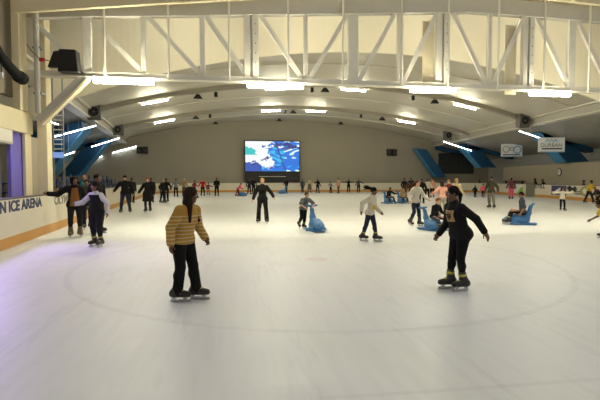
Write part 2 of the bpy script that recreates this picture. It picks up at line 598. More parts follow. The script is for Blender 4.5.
    # ---- clothes
    if top:
        tn, tm, to, hem, slv = top[:5]
        to = max(to, res * 0.8)
        if bottom:
            to = max(to, max(bottom[2], res * 0.75) + 0.005)
        T = torso(to, kb * 1.5)
        T.append(('cap', NB - up * 0.03 * s, NB + up * 0.012 * s, 0.036 * s + to, 0.031 * s + to * 0.6, kb))
        if hem < 0.03:                             # the hips under a hem
            for q in (1, -1):
                T.append(('ell', legs[q][0], (0.053 * s * (0.5 + 0.5 * g) + to,) * 3, None, kb * 1.5))
        if hem < -0.06:                            # coats, skirts of a jacket
            for q in (1, -1):
                h, kn = legs[q][0], legs[q][1]
                fr = min(1.0, (-hem - 0.02) / 0.26)
                T.append(('cap', h, h + (kn - h) * fr, 0.062 * s * gw + to, 0.064 * s * gw + to, kb * 2.5))
        neck = ('sub', NB + up * 0.052 * s + fw * 0.02 * s, (0.040 * s, 0.040 * s, 0.034 * s), TM, 0)
        T.append(('cut', -up, -(P + up * hem * s).dot(up)) if hem >= -0.06 else ('cut', V((0, 0, -1)), -(P.z + hem * s)))
        T2 = []
        for q in (1, -1):
            T2 += arm_prims(q, to, kb, slv, 0.006 if slv > 0.6 else 0.010)
        T = T + T2 + [neck]
        to_ = sdf_obj(tn, T, res, C[tm], root)
    if extra_top:                                  # a sleeveless layer over the top
        en_, em_, eo_, eh_ = extra_top[:4]
        hw_ = extra_top[4] if len(extra_top) > 4 else None
        T = torso(to + eo_, kb * 1.5)
        for q in (1, -1):
            T.append(('ell', legs[q][0], (0.053 * s * (0.5 + 0.5 * g) + to + eo_,) * 3, None, kb * 1.5))
        T.append(('cut', -up, -(P + up * eh_ * s).dot(up)))
        T.append(('cut', up, (P + up * 0.285 * s).dot(up)))
        for q in (1, -1):
            if hw_ is None:
                T.append(('sub', S[q] + sd * q * 0.02 * s, (0.045 * s,) * 3, None, 0))
            else:                                  # only the open front of a jacket
                T.append(('cut', (sd * q + up * 0.12).normalized(), ((P + up * 0.15 * s + sd * q * hw_ * s)).dot((sd * q + up * 0.12).normalized())))
        if hw_ is not None:
            T.append(('cut', -fw, -(P + fw * 0.01 * s).dot(fw)))
        sdf_obj(en_, T, res, C[em_], root)
    if bottom:
        bn, bmn, bo, flare = bottom[:4]
        bo = max(bo, res * 0.75)
        Q = [p for p in torso(bo, kb)[:2]] + torso(bo, kb)[4:7:2 if bust else 1]
        Q = [torso(bo, kb)[0], torso(bo, kb)[1]] + [p for p in torso(bo, kb)[5:] if p[1].dot(up) < (P + up * 0.1 * s).dot(up)]
        end = bottom[4] if len(bottom) > 4 else 0.97
        for q in (1, -1):
            Q += leg_prims(q, bo, kb, flare, end)
        Q.append(('cut', up, (P + up * max(0.03, (top[3] + 0.05 if top else 0.05)) * s).dot(up)))
        for q in (1, -1):
            pass
        sdf_obj(bn, Q, res, C[bmn], root)
    # ---- hair
    hs_, hm = hair
    HM = HAIR.get(hm) or MATS[hm]
    shell = [('ell', hp_(0, -0.085, 0.135), (0.385 * hh, 0.435 * hh, 0.40 * hh), RM, 0.02 * hh)]
    face = [('sub', hp_(0, 0.42, -0.16), (0.32 * hh, 0.40 * hh, 0.42 * hh), RM, 0)]
    low = [('cut', -hu, -hp_(0, 0, -0.30).dot(hu))]
    bw = V((blow[0] * hs.x, 0, 0))
    bwv = hs * blow[0] + hf * blow[1] + V((0, 0, 1)) * blow[2]
    rh = min(res, 0.016)
    if hs_ == 'short':
        X = shell + low + face
    elif hs_ == 'bob':
        X = shell + [('cap', hp_(0, -0.2, 0.0), hp_(0, -0.22, -0.45), 0.33 * hh, 0.26 * hh, 0.08 * hh)] + face
    elif hs_ in ('long', 'longfront'):
        X = list(shell)
        tail = 0.95 if hs_ == 'long' else 1.15
        for x, f, w_ in ((0, -0.27, 0.26), (0.22, -0.18, 0.23), (-0.22, -0.18, 0.23)):
            st = hp_(x, f, 0.0)
            md = st - V((0, 0, 1)) * hh * 0.55 - fw * 0.05 * hh
            en = st - V((0, 0, 1)) * hh * tail - fw * 0.08 * hh
            X += [('cap', st, md, w_ * hh * 1.05, w_ * hh, 0.10 * hh), ('cap', md, en, w_ * hh, w_ * hh * 0.6, 0.10 * hh)]
        if hs_ == 'longfront':
            for x in (0.30, -0.30):
                st = hp_(x, -0.10, 0.0); md = hp_(x * 1.25, -0.02, -0.5)
                en = NB + sd * (0.060 if x > 0 else -0.060) * s + fw * 0.100 * s - up * 0.12 * s
                X += [('cap', st, md, 0.14 * hh, 0.19 * hh, 0.08 * hh), ('cap', md, en, 0.20 * hh, 0.09 * hh, 0.06 * hh)]
        X = X[:1] + face + X[1:] if hs_ == 'longfront' else X + face
    elif hs_ == 'ponytail':
        X = shell + low + face
        st = hp_(0, -0.42, 0.10); md = st - hf * 0.16 * hh - V((0, 0, 1)) * 0.28 * hh
        X += [('cap', st, md, 0.13 * hh, 0.15 * hh, 0.05 * hh), ('cap', md, md - V((0, 0, 1)) * hh * 0.65, 0.15 * hh, 0.05 * hh, 0.05 * hh)]
    elif hs_ == 'blown':
        X = shell + low + face
        st = hp_(0, -0.36, 0.24)
        for i, (a1, a2) in enumerate(((0.0, 0.0), (0.14, 0.12), (-0.12, -0.16), (0.05, 0.26), (-0.2, 0.05))):
            md = st + bwv * hh * 0.5 + hs * a1 * hh + V((0, 0, a2 * hh * 0.7))
            en = st + bwv * hh * 1.0 + hs * a1 * 1.6 * hh + V((0, 0, (a2 * 1.3 - 0.16) * hh))
            X += [('cap', st, md, 0.16 * hh, 0.12 * hh, 0.05 * hh), ('cap', md, en, 0.12 * hh, 0.035 * hh, 0.04 * hh)]
    elif hs_ == 'windlong':
        X = list(shell) + face
        for i in range(6):
            x = -0.28 + 0.112 * i
            st = hp_(x, -0.18 - 0.12 * (1 - abs(x) * 3), 0.0 - 0.03 * i)
            md = st + bwv * hh * (0.55 + 0.08 * (i % 3)) - V((0, 0, 1)) * hh * (0.28 + 0.06 * i)
            en = st + bwv * hh * (1.25 + 0.14 * (i % 2)) - V((0, 0, 1)) * hh * (0.45 + 0.13 * i)
            X += [('cap', st, md, 0.15 * hh, 0.12 * hh, 0.06 * hh), ('cap', md, en, 0.12 * hh, 0.04 * hh, 0.05 * hh)]
    elif hs_ == 'bun':
        X = shell + low + face + [('ell', hp_(0, -0.5, 0.25), (0.17 * hh,) * 3, RM, 0.03 * hh)]
    elif hs_ == 'puffy':
        X = [('ell', hp_(0, -0.10, 0.12), (0.50 * hh, 0.50 * hh, 0.46 * hh), RM, 0.02 * hh),
             ('ell', hp_(0.3, -0.1, -0.25), (0.22 * hh, 0.25 * hh, 0.3 * hh), RM, 0.1 * hh), ('ell', hp_(-0.3, -0.1, -0.25), (0.22 * hh, 0.25 * hh, 0.3 * hh), RM, 0.1 * hh)] + face
    elif hs_ in ('cap', 'hat'):
        X = shell + low + face
    hair_o = sdf_obj('hair', X, rh, HM if hs_ not in ('cap', 'hat') else HAIR['black'], root)
    if hs_ == 'cap':
        X = [('ell', hp_(0, -0.06, 0.22), (0.40 * hh, 0.45 * hh, 0.36 * hh), RM, 0.01), ('cut', -hu, -hp_(0, 0, 0.17).dot(hu)),
             ('ell', hp_(0, 0.42, 0.18), (0.26 * hh, 0.28 * hh, max(0.045 * hh, rh * 0.8)), RM, 0.02 * hh)]
        sdf_obj('cap', X, rh, HM, root)
    if hs_ == 'hat':
        X = [('ell', hp_(0, -0.06, 0.26), (0.42 * hh, 0.47 * hh, 0.42 * hh), RM, 0.01), ('cut', -hu, -hp_(0, 0, 0.13).dot(hu)),
             ('ell', hp_(0, -0.06, 0.72), (0.11 * hh,) * 3, RM, 0.02 * hh)]
        sdf_obj('knitted_hat', X, rh, HM, root)
    # ---- skates
    if skates:
        bmat = BOOT if boots != 'tan' else BOOTTAN
        for q in (1, -1):
            h, kn, an, tf, pt = legs[q]
            sq = V((-tf.y, tf.x, 0))
            shd = (kn - an).normalized()
            z = V((0, 0, 1))
            # a lifted foot may point its toe down
            tfp = (tf * math.cos(pt) - z * math.sin(pt)); zp = (z * math.cos(pt) + tf * math.sin(pt))
            sole = an - zp * 0.042 * s
            rb = min(res, 0.014 if d < 20 else 0.02)
            heel = sole - tfp * 0.040 * s + zp * 0.030 * s
            toe = sole + tfp * 0.098 * s + zp * 0.024 * s
            X = [('cap', heel, toe, 0.036 * s, 0.030 * s, 0.01), ('cap', an, toe - tfp * 0.03 * s, 0.036 * s, 0.026 * s, 0.02 * s), ('cap', heel + tfp * 0.018 * s, an + shd * 0.090 * s, 0.040 * s, 0.038 * s, 0.03 * s),
                 ('cut', -zp, -(sole + zp * 0.003).dot(zp))]
            sk = sdf_obj('skate', X, rb, bmat, root)
            bl = MB()
            FM = Matrix(m3(sq, tfp, zp))
            for t in (-0.035, 0.07):
                bl.box(sole + tfp * t * s - zp * 0.016, (0.016, 0.03 * s, 0.030), FM)
            bl.box(sole + tfp * 0.03 * s + zp * 0.004, (0.050 * s, 0.150 * s, 0.012), FM)
            bl.build('blade_holder', HOLDER, sk)
            pf = [sole + tfp * t * s - zp * zz for t, zz in ((-0.062, 0.03), (0.118, 0.03), (0.128, 0.05), (0.112, 0.0835), (-0.052, 0.0845), (-0.066, 0.06))]
            MB().prism([p - sq * 0.003 for p in pf], sq * 0.006).build('blade', BLADE, sk)
            if boots == 'lime' and d < 40:
                ring = [('cap', an + shd * 0.066 * s, an + shd * 0.084 * s, 0.0405 * s, 0.0405 * s, 0.01),
                        ('cut', shd, (an + shd * 0.088 * s).dot(shd)), ('cut', -shd, -(an + shd * 0.060 * s).dot(shd)),
                        ('cap', an + tfp * 0.040 * s + zp * 0.006 * s, an + tfp * 0.070 * s - zp * 0.006 * s, 0.024 * s, 0.020 * s, 0.005)]
                sdf_obj('cuff', ring, rb, CUFF, sk)
    root['_dummy'] = 0
    del root['_dummy']
    info = dict(root=root, P=P, up=up, fw=fw, sd=sd, NB=NB, S=S, arms=arms, legs=legs, HC=HC, hh=hh, torso=torso, s=s, kb=kb, hu=hu, hf=hf, hs=hs, res=res)
    return info


def sd_eval(prims, pt):
    """signed distance of a list of ell/cap primitives at one point"""
    D = 9.0
    for p in prims:
        if p[0] == 'cap':
            a, b = V(p[1]), V(p[2]); ba = b - a
            h = max(0, min(1, (pt - a).dot(ba) / max(ba.dot(ba), 1e-9)))
            d = (pt - a - ba * h).length - (p[3] + (p[4] - p[3]) * h)
        elif p[0] == 'ell':
            q = pt - V(p[1])
            if p[3] is not None:
                q = Matrix(p[3]).transposed() @ q
            r = p[2]
            k0 = math.sqrt(sum((q[i] / r[i]) ** 2 for i in range(3))); k1 = math.sqrt(sum((q[i] / r[i] ** 2) ** 2 for i in range(3)))
            d = k0 * (k0 - 1) / max(k1, 1e-6)
        else:
            continue
        k = max(p[-1], 1e-4)
        h = max(0, min(1, 0.5 + 0.5 * (D - d) / k))
        D = D + (d - D) * h - k * h * (1 - h)
    return D


def chest_patch(info, name, m, w, h, zc, off, n=(8, 8), lift=0.006, x0=0.0):
    """a thin print that follows the front of a garment"""
    prims = info['torso'](max(off, info['res'] * 0.8), info['kb'] * 1.5)
    P, up, fw, sd, s = (info[k] for k in ('P', 'up', 'fw', 'sd', 's'))
    mb = MB()
    vs = []
    for lay in (lift, -0.004):
        for j in range(n[1] + 1):
            for i in range(n[0] + 1):
                p = P + up * (zc + h * (j / n[1] - 0.5)) + sd * (x0 + w * (i / n[0] - 0.5)) + fw * 0.4 * s
                for _ in range(40):
                    dd = sd_eval(prims, p)
                    if dd < 0.0008:
                        break
                    p = p - fw * dd * 0.9
                vs.append(p + fw * lay)
    N = (n[0] + 1) * (n[1] + 1)
    fs = []
    for lay in (0, N):
        for j in range(n[1]):
            for i in range(n[0]):
                a = lay + j * (n[0] + 1) + i
                q = (a, a + 1, a + n[0] + 2, a + n[0] + 1)
                fs.append(q if lay == 0 else tuple(reversed(q)))
    rim = [j * (n[0] + 1) for j in range(n[1] + 1)]
    ring = list(range(n[0] + 1)) + [j * (n[0] + 1) + n[0] for j in range(1, n[1] + 1)] + [n[1] * (n[0] + 1) + i for i in range(n[0] - 1, -1, -1)] + [j * (n[0] + 1) for j in range(n[1] - 1, 0, -1)]
    for i in range(len(ring)):
        a, b = ring[i], ring[(i + 1) % len(ring)]
        fs.append((a, b, b + N, a + N))
    mb.add(vs, fs)
    return mb.build(name, m, info['root'], smooth=False)
# ------------------------------------------------------------------ plan of the hall (fan-shaped: wider at the far end)
Lb = lambda y: -5.15 - 0.08 * (y - 11.5)          # ice side of the left boards
Rb = lambda y: 25.7 + 0.17 * (y - 29.5)           # ice side of the right boards
Lg = lambda y: -9.3 - 0.107 * (y - 28)            # left gutter
Rg = lambda y: 23.7 + 0.10 * (y - 26)            # right gutter
NEAR, FAR = -13.0, 60.0
Lw = lambda y: Lb(y) - 9.5
Rw = lambda y: Rb(y) + 4.2
GZ = 6.0


def arch(x, y):
    c = (Lg(y) + Rg(y)) / 2; h = (Rg(y) - Lg(y)) / 2
    return 6.6 + 2.5 * (1 - ((x - c) / h) ** 2)


# ------------------------------------------------------------------ building materials
def ice_material():
    m = mat('ice', (228, 228, 229), 0.24, var=0.03, scale=0.35, spec=0.5)
    nt = m.node_tree; b = nt.nodes['Principled BSDF']
    src = b.inputs['Base Color'].links[0].from_socket
    tc = nt.nodes.new('ShaderNodeTexCoord')
    # skate scratches: noise stretched into long thin streaks
    mp = nt.nodes.new('ShaderNodeMapping'); mp.inputs['Scale'].default_value = (5, 0.5, 1); mp.inputs['Rotation'].default_value = (0, 0, 0.5)
    nt.links.new(tc.outputs['Object'], mp.inputs['Vector'])
    n1 = nt.nodes.new('ShaderNodeTexNoise'); n1.inputs['Scale'].default_value = 3; n1.inputs['Detail'].default_value = 8
    nt.links.new(mp.outputs[0], n1.inputs['Vector'])
    mp2 = nt.nodes.new('ShaderNodeMapping'); mp2.inputs['Scale'].default_value = (0.6, 6, 1); mp2.inputs['Rotation'].default_value = (0, 0, 0.25)
    nt.links.new(tc.outputs['Object'], mp2.inputs['Vector'])
    n2 = nt.nodes.new('ShaderNodeTexNoise'); n2.inputs['Scale'].default_value = 2.2; n2.inputs['Detail'].default_value = 8
    nt.links.new(mp2.outputs[0], n2.inputs['Vector'])
    ad = nt.nodes.new('ShaderNodeMath'); ad.operation = 'ADD'
    nt.links.new(n1.outputs['Fac'], ad.inputs[0]); nt.links.new(n2.outputs['Fac'], ad.inputs[1])
    cr = nt.nodes.new('ShaderNodeMapRange')
    cr.inputs['From Min'].default_value = 0.7; cr.inputs['From Max'].default_value = 1.3
    cr.inputs['To Min'].default_value = 0.36; cr.inputs['To Max'].default_value = 0.58
    nt.links.new(ad.outputs[0], cr.inputs['Value'])
    nt.links.new(cr.outputs[0], b.inputs['Roughness'])
    bp = nt.nodes.new('ShaderNodeBump'); bp.inputs['Strength'].default_value = 0.05; bp.inputs['Distance'].default_value = 0.004
    nt.links.new(ad.outputs[0], bp.inputs['Height']); nt.links.new(bp.outputs[0], b.inputs['Normal'])
    # lines painted under the ice: a face-off circle, its dot and a goal line
    sx = nt.nodes.new('ShaderNodeSeparateXYZ'); nt.links.new(tc.outputs['Object'], sx.inputs[0])

    def math_(op, a, b_=None):
        n = nt.nodes.new('ShaderNodeMath'); n.operation = op
        for i, v in enumerate((a, b_)):
            if v is None:
                continue
            if isinstance(v, (int, float)):
                n.inputs[i].default_value = v
            else:
                nt.links.new(v, n.inputs[i])
        return n.outputs[0]
    dx = math_('SUBTRACT', sx.outputs['X'], 1.75); dy = math_('SUBTRACT', sx.outputs['Y'], 9.45)
    rr = math_('SQRT', math_('ADD', math_('MULTIPLY', dx, dx), math_('MULTIPLY', dy, dy)))
    ring = math_('LESS_THAN', math_('ABSOLUTE', math_('SUBTRACT', rr, 4.6)), 0.05)
    goal = math_('LESS_THAN', math_('ABSOLUTE', math_('SUBTRACT', sx.outputs['Y'], 3.4)), 0.03)
    mid = math_('LESS_THAN', math_('ABSOLUTE', math_('SUBTRACT', sx.outputs['Y'], 18.5)), 0.10)
    dot = math_('LESS_THAN', rr, 0.22)
    lines = math_('MULTIPLY', math_('MAXIMUM', ring, math_('MAXIMUM', goal, mid)), math_('MULTIPLY', n2.outputs['Fac'], 0.16))
    mx = nt.nodes.new('ShaderNodeMix'); mx.data_type = 'RGBA'
    nt.links.new(lines, mx.inputs['Factor']); nt.links.new(src, mx.inputs['A']); mx.inputs['B'].default_value = (*lin((96, 92, 104)), 1)
    m2 = nt.nodes.new('ShaderNodeMix'); m2.data_type = 'RGBA'
    nt.links.new(math_('MULTIPLY', dot, 0.14), m2.inputs['Factor']); nt.links.new(mx.outputs['Result'], m2.inputs['A']); m2.inputs['B'].default_value = (*lin((200, 60, 60)), 1)
    # worn patches and skate marks, slightly greyer than the clean ice
    n3 = nt.nodes.new('ShaderNodeTexNoise'); n3.inputs['Scale'].default_value = 1.1; n3.inputs['Detail'].default_value = 6
    nt.links.new(mp.outputs[0], n3.inputs['Vector'])
    wv = nt.nodes.new('ShaderNodeTexWave'); wv.inputs['Scale'].default_value = 0.22; wv.inputs['Distortion'].default_value = 9; wv.inputs['Detail'].default_value = 3
    nt.links.new(tc.outputs['Object'], wv.inputs['Vector'])
    mark = math_('MULTIPLY', math_('GREATER_THAN', wv.outputs['Fac'], 0.965), math_('GREATER_THAN', n1.outputs['Fac'], 0.52))
    wear = math_('ADD', math_('MULTIPLY', math_('ABSOLUTE', math_('SUBTRACT', n3.outputs['Fac'], 0.5)), 0.40), math_('MULTIPLY', mark, 0.06))
    m4 = nt.nodes.new('ShaderNodeMix'); m4.data_type = 'RGBA'
    nt.links.new(wear, m4.inputs['Factor']); nt.links.new(m2.outputs['Result'], m4.inputs['A']); m4.inputs['B'].default_value = (*lin((150, 146, 150)), 1)
    nt.links.new(m4.outputs['Result'], b.inputs['Base Color'])
    return m


M_ICE = ice_material()
M_CEIL = mat('ceiling_sheet', (214, 208, 194), 0.55, var=0.04, scale=0.6, spec=0.3)
M_RIB = mat('ceiling_rib_paint', (176, 170, 156), 0.5)
M_BACK = mat('back_wall_plaster', (164, 157, 142), 0.8, var=0.06, scale=0.4)
M_BULK = mat('cream_sheeting', (240, 232, 210), 0.6, var=0.03, scale=1.0, bands=('X', 0.30, 0.05))
M_STEEL = mat('painted_steel_white', (224, 219, 206), 0.45, var=0.06, scale=3)
M_STEELG = mat('painted_steel_grey', (190, 186, 176), 0.45, var=0.06, scale=3)
M_CREAM = mat('cream_paint', (222, 210, 176), 0.55, var=0.05, scale=2)
M_SOFFIT = mat('aisle_soffit', (160, 158, 152), 0.7, var=0.08, scale=1)
M_CORR = mat('corrugated_grey', (214, 212, 210), 0.5, var=0.05, bands=('Z', 0.22, 0.6))
M_BROWN = mat('brown_wall_paint', (172, 162, 142), 0.75, var=0.05, scale=1.2)
M_BLUE = mat('strut_blue_paint', (24, 80, 120), 0.5, var=0.10, scale=2)
M_BLUEL = mat('strut_edge_blue', (70, 140, 190), 0.45)
M_GWALL = mat('gallery_wall_paint', (172, 162, 144), 0.75, var=0.06, scale=1.4)
M_PURPLIT = mat('purple_lit_wall', (108, 98, 182), 0.6, var=0.04)  # purple light falling on the panel is put into its base colour
M_BOARD = mat('dasher_plastic', (218, 210, 192), 0.4, var=0.05, scale=1.5)
M_KICK = mat('kick_plate_yellow', (196, 142, 66), 0.45, var=0.08, scale=2)
M_RAIL = mat('board_rail', (92, 88, 82), 0.5)
M_BLACK = mat('black_plastic', (18, 18, 19), 0.5)
M_RUB = mat('black_rubber', (16, 16, 17), 0.8, spec=0.2)
M_WEB = mat('gutter_web_grey', (158, 158, 156), 0.5)
M_BLACKG = mat('black_gloss', (12, 13, 15), 0.15)
M_DARK = mat('dark_grey_paint', (52, 52, 54), 0.6)
M_NAVY = mat('navy_vinyl', (34, 52, 92), 0.5)
M_SEAT = mat('seat_blue_plastic', (34, 56, 120), 0.45)
M_CONC = mat('stand_concrete', (92, 90, 88), 0.8)
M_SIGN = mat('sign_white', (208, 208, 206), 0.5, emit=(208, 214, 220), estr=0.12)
M_TUBE = mat('lamp_diffuser', (255, 250, 235), 0.4, emit=(252, 246, 214), estr=1.0)
M_TUBEC = mat('lamp_diffuser_cool', (255, 255, 255), 0.4, emit=(240, 248, 250), estr=1.0)
M_STRIP = mat('strip_tube', (250, 252, 255), 0.4, emit=(232, 244, 255), estr=1.0)
M_RED = mat('red_plastic', (170, 40, 36), 0.5)
M_GLASSB = mat('blue_lit_panel', (120, 150, 210), 0.2, emit=(110, 150, 225), estr=0.5)
M_GLASS = mat('window_glass_green', (96, 108, 92), 0.12, var=0.05)
M_DGLASS = mat('dark_window_glass', (58, 62, 64), 0.12)
M_SEAL = mat('aid_blue_plastic', (62, 116, 170), 0.42, var=0.06, scale=3)
M_GOLD = mat('gold_print', (176, 148, 86), 0.5)
M_WHITE = mat('white_vinyl', (226, 224, 218), 0.5)
M_PURP = mat('purple_vinyl', (64, 56, 110), 0.5)
M_GREENV = mat('green_vinyl', (132, 176, 76), 0.5)
M_PINKV = mat('pink_vinyl', (204, 84, 108), 0.5)
M_LBLUE = mat('light_blue_vinyl', (126, 170, 196), 0.5)
M_YEL = mat('yellow_vinyl', (186, 176, 92), 0.5)
M_GREYV = mat('grey_vinyl', (120, 116, 104), 0.5)
M_GALV = mat('galvanised_steel', (136, 138, 140), 0.4, metal=0.7)
M_FAN = mat('fan_casing_grey', (108, 106, 100), 0.5)
LAMP, COOL, STRIP = 114.0, 70.0, 28.0
M_TUBEC.node_tree.nodes['Principled BSDF'].inputs['Emission Strength'].default_value = COOL
M_TUBE.node_tree.nodes['Principled BSDF'].inputs['Emission Strength'].default_value = LAMP
M_STRIP.node_tree.nodes['Principled BSDF'].inputs['Emission Strength'].default_value = STRIP

# ------------------------------------------------------------------ floor, walls, ceilings
fl = MB()
fl.add([(Lw(NEAR) - 1, NEAR, 0), (Rw(NEAR) + 1, NEAR, 0), (Rw(FAR) + 1, FAR, 0), (Lw(FAR) - 1, FAR, 0),
        (Lw(NEAR) - 1, NEAR, -0.2), (Rw(NEAR) + 1, NEAR, -0.2), (Rw(FAR) + 1, FAR, -0.2), (Lw(FAR) - 1, FAR, -0.2)],
       [(0, 1, 2, 3), (7, 6, 5, 4), (0, 4, 5, 1), (1, 5, 6, 2), (2, 6, 7, 3), (3, 7, 4, 0)])
struct(fl, 'floor', M_ICE)

wb = MB().box(((Lw(FAR) + Rw(FAR)) / 2, FAR + 0.2, 5.5), (Rw(FAR) - Lw(FAR) + 3, 0.4, 11))
struct(wb, 'wall_back', M_BACK)
struct(MB().box((19.9, FAR - 0.04, 3.6), (1.6, 0.10, 7.2)), 'trim_1', M_BACK)
struct(MB().box(((Lw(NEAR) + Rw(NEAR)) / 2, NEAR - 0.2, 5.5), (Rw(NEAR) - Lw(NEAR) + 3, 0.4, 11)), 'wall_near', M_GWALL)


def side_wall(f, z0, z1, th, y0=NEAR, y1=FAR):
    m = MB()
    ps = [(f(y0), y0, z0), (f(y1), y1, z0), (f(y1), y1, z1), (f(y0), y0, z1)]
    return m.prism(ps, (th, 0, 0))


struct(side_wall(Lw, 0, 10.8, -0.3), 'wall_left', M_GWALL)
struct(side_wall(Rw, 0, 10.8, 0.3), 'wall_right', M_CORR)

# the vault over the ice
vm = MB(); NX = 48; ys = [24.0, 30, 36, 42, 48, 54, FAR]
for lay in (0, 0.15):
    for y in ys:
        for i in range(NX + 1):
            x = Lg(y) + (Rg(y) - Lg(y)) * i / NX
            vm.v.append((x, y, arch(x, y) + lay))
n_ = (NX + 1) * len(ys)
for j in range(len(ys) - 1):
    for i in range(NX):
        a = j * (NX + 1) + i
        q = (a, a + 1, a + NX + 2, a + NX + 1)
        vm.f.append(tuple(reversed(q))); vm.f.append(tuple(t + n_ for t in q))
ceil = struct(vm, 'ceiling', M_CEIL, smooth=True)
for yy in (36.0, 48.0):
    rm = MB(); pr = [(-0.16, 0.05), (-0.16, -0.26), (-0.22, -0.26), (-0.22, -0.33), (0.22, -0.33), (0.22, -0.26), (0.16, -0.26), (0.16, 0.05)]
    for i in range(NX + 1):
        x = Lg(yy) + (Rg(yy) - Lg(yy)) * i / NX
        for a, b in pr:
            rm.v.append((x, yy + a, arch(x, yy) + b))
    for i in range(NX):
        for k in range(8):
            a = i * 8 + k; b = i * 8 + (k + 1) % 8
            rm.f.append((a, b, b + 8, a + 8))
    struct(rm, 'rib', M_RIB, ceil)
# purlins of the vault: faint lines across the sheeting between the ribs
for yy in (30.0, 42.0, 54.0):
    rm = MB()
    for i in range(NX + 1):
        x = Lg(yy) + (Rg(yy) - Lg(yy)) * i / NX
        for a, b in ((-0.05, 0.02), (-0.05, -0.07), (0.05, -0.07), (0.05, 0.02)):
            rm.v.append((x, yy + a, arch(x, yy) + b))
    for i in range(NX):
        for k in range(4):
            a = i * 4 + k; b = i * 4 + (k + 1) % 4
            rm.f.append((a, b, b + 4, a + 4))
    struct(rm, 'joint_strip', M_CEIL, ceil)

# bulkhead at the front of the vault, with its arched opening
bk = MB(); n2_ = 60
xl, xr = Lw(24) - 0.2, Rw(24) + 0.2
cx, hx = 7.45, 16.35
up_, lo_ = [], []
for i in range(n2_ + 1):
    x = cx - hx + 2 * hx * i / n2_
    t = (x - cx) / hx
    lo_.append((x, 23.9, 4.85 + 3.36 * (1 - t * t)))
poly = [(xl, 23.9, 4.4)] + [(cx - hx, 23.9, 4.4)] + lo_ + [(cx + hx, 23.9, 4.4), (xr, 23.9, 4.4), (xr, 23.9, 10.7), (xl, 23.9, 10.7)]
# quads from the arch up to the roof so that the concave outline stays clean
for i in range(n2_):
    a, b = lo_[i], lo_[i + 1]
    bk.prism([a, b, (b[0], b[1], 10.7), (a[0], a[1], 10.7)], (0, 0.14, 0))
bk.prism([(xl, 23.9, 4.4), (cx - hx, 23.9, 4.4), (cx - hx, 23.9, 10.7), (xl, 23.9, 10.7)], (0, 0.14, 0))
bk.prism([(cx + hx, 23.9, 4.4), (xr, 23.9, 4.4), (xr, 23.9, 10.7), (cx + hx, 23.9, 10.7)], (0, 0.14, 0))
struct(bk, 'wall_bulkhead', M_BULK)
struct(MB().box(((xl + xr) / 2, (NEAR + 24) / 2, 10.7), (xr - xl + 14, 24 - NEAR + 0.4, 0.12)), 'ceiling_near', mat('roof_sheet', (150, 136, 112), 0.6, bands=('X', 0.35, 0.6)))

# lower roofs over the side aisles
for nm, f, w, sgn in (('ceiling_left_aisle', Lg, Lw, -1), ('ceiling_right_aisle', Rg, Rw, 1)):
    m = MB()
    y0, y1 = 17.2, FAR
    m.prism([(f(y0), y0, GZ + 0.05), (f(y1), y1, GZ + 0.05), (w(y1) + sgn * 0.2, y1, 4.25), (w(y0) + sgn * 0.2, y0, 4.25)], (0, 0, 0.12))
    struct(m, nm, M_SOFFIT)

# gutter beams along both edges of the vault
for lab, f, sgn in (('long white box gutter beam along the left edge of the vault', Lg, -1), ('long white box gutter beam along the right edge of the vault', Rg, 1)):
    y0, y1 = 17.2, FAR - 0.02
    g = thing('gutter_beam', lab, 'beam', (f(y0), y0, GZ))
    d = V((f(y1) - f(y0), y1 - y0, 0))
    def rel(x, z): return V((x, 0, z)), V((x, 0, z)) + d
    a, b = rel(0.0, 0.33); MB().bar(a, b, 0.46, 0.50, up=(0, 0, 1)).build('web', M_STEELG, g)
    a, b = rel(0, 0.02); MB().bar(a, b, 0.74, 0.10, up=(0, 0, 1)).build('bottom_flange', M_STEEL, g)
    a, b = rel(-sgn * 0.1, 0.64); MB().bar(a, b, 0.70, 0.12, up=(0, 0, 1)).build('top_flange', M_STEEL, g)

# ------------------------------------------------------------------ rink boards
BH, BT = 1.2, 0.10


def rounded(pts, r, n=10):
    out = []
    for i, p in enumerate(pts):
        if i in (0, len(pts) - 1):
            out.append(V(p)); continue
        p = V(p); a = (V(pts[i - 1]) - p); b = (V(pts[i + 1]) - p)
        an = a.angle(b); dist = r / math.tan(an / 2)
        a.normalize(); b.normalize()
        c = p + (a + b).normalized() * (r / math.sin(an / 2))
        s0, e0 = p + a * dist - c, p + b * dist - c
        for k in range(n + 1):
            v = s0.slerp(e0, k / n); v.normalize()
            out.append(c + v * r)
    return out


def wall_path(path, z0, z1, t0, t1):
    """ribbon following a plan path (ice on its right-hand side going along), thick from t0 to t1 outwards"""
    m = MB()
    n = len(path)
    for i, p in enumerate(path):
        d = (path[min(i + 1, n - 1)] - path[max(i - 1, 0)]).normalized()
        o = V((-d.y, d.x, 0))
        for t, z in ((t0, z0), (t1, z0), (t1, z1), (t0, z1)):
            q = p + o * t
            m.v.append((q.x, q.y, z))
    for i in range(n - 1):
        for k in range(4):
            a = i * 4 + k; b = i * 4 + (k + 1) % 4
            m.f.append((a, b, b + 4, a + 4))
    m.f.append((3, 2, 1, 0)); m.f.append(tuple((n - 1) * 4 + k for k in range(4)))
    return m


FB = 58.6
corner = rounded([(Lb(NEAR + 0.6), NEAR + 0.6, 0), (Lb(FB), FB, 0), (Rb(FB), FB, 0), (Rb(40.7), 40.7, 0)], 6.5, 14)
gap0, gap1 = 40.7, 38.9
right = [V((Rb(gap1), gap1, 0)), V((Rb(20), 20, 0)), V((Rb(NEAR + 0.6), NEAR + 0.6, 0))]


def boards(name_label, path, cat='rink barrier'):
    g = thing('dasher_board', name_label, cat, path[0])
    base = path[0]
    rel = [p - base for p in path]
    wall_path(rel, 0.0, BH - 0.04, 0.0, BT).build('panel', M_BOARD, g)
    wall_path(rel, 0.02, 0.27, -0.014, 0.0).build('kick_plate', M_KICK, g)
    wall_path(rel, BH - 0.04, BH, -0.012, BT + 0.02).build('top_rail', M_RAIL, g)
    return g


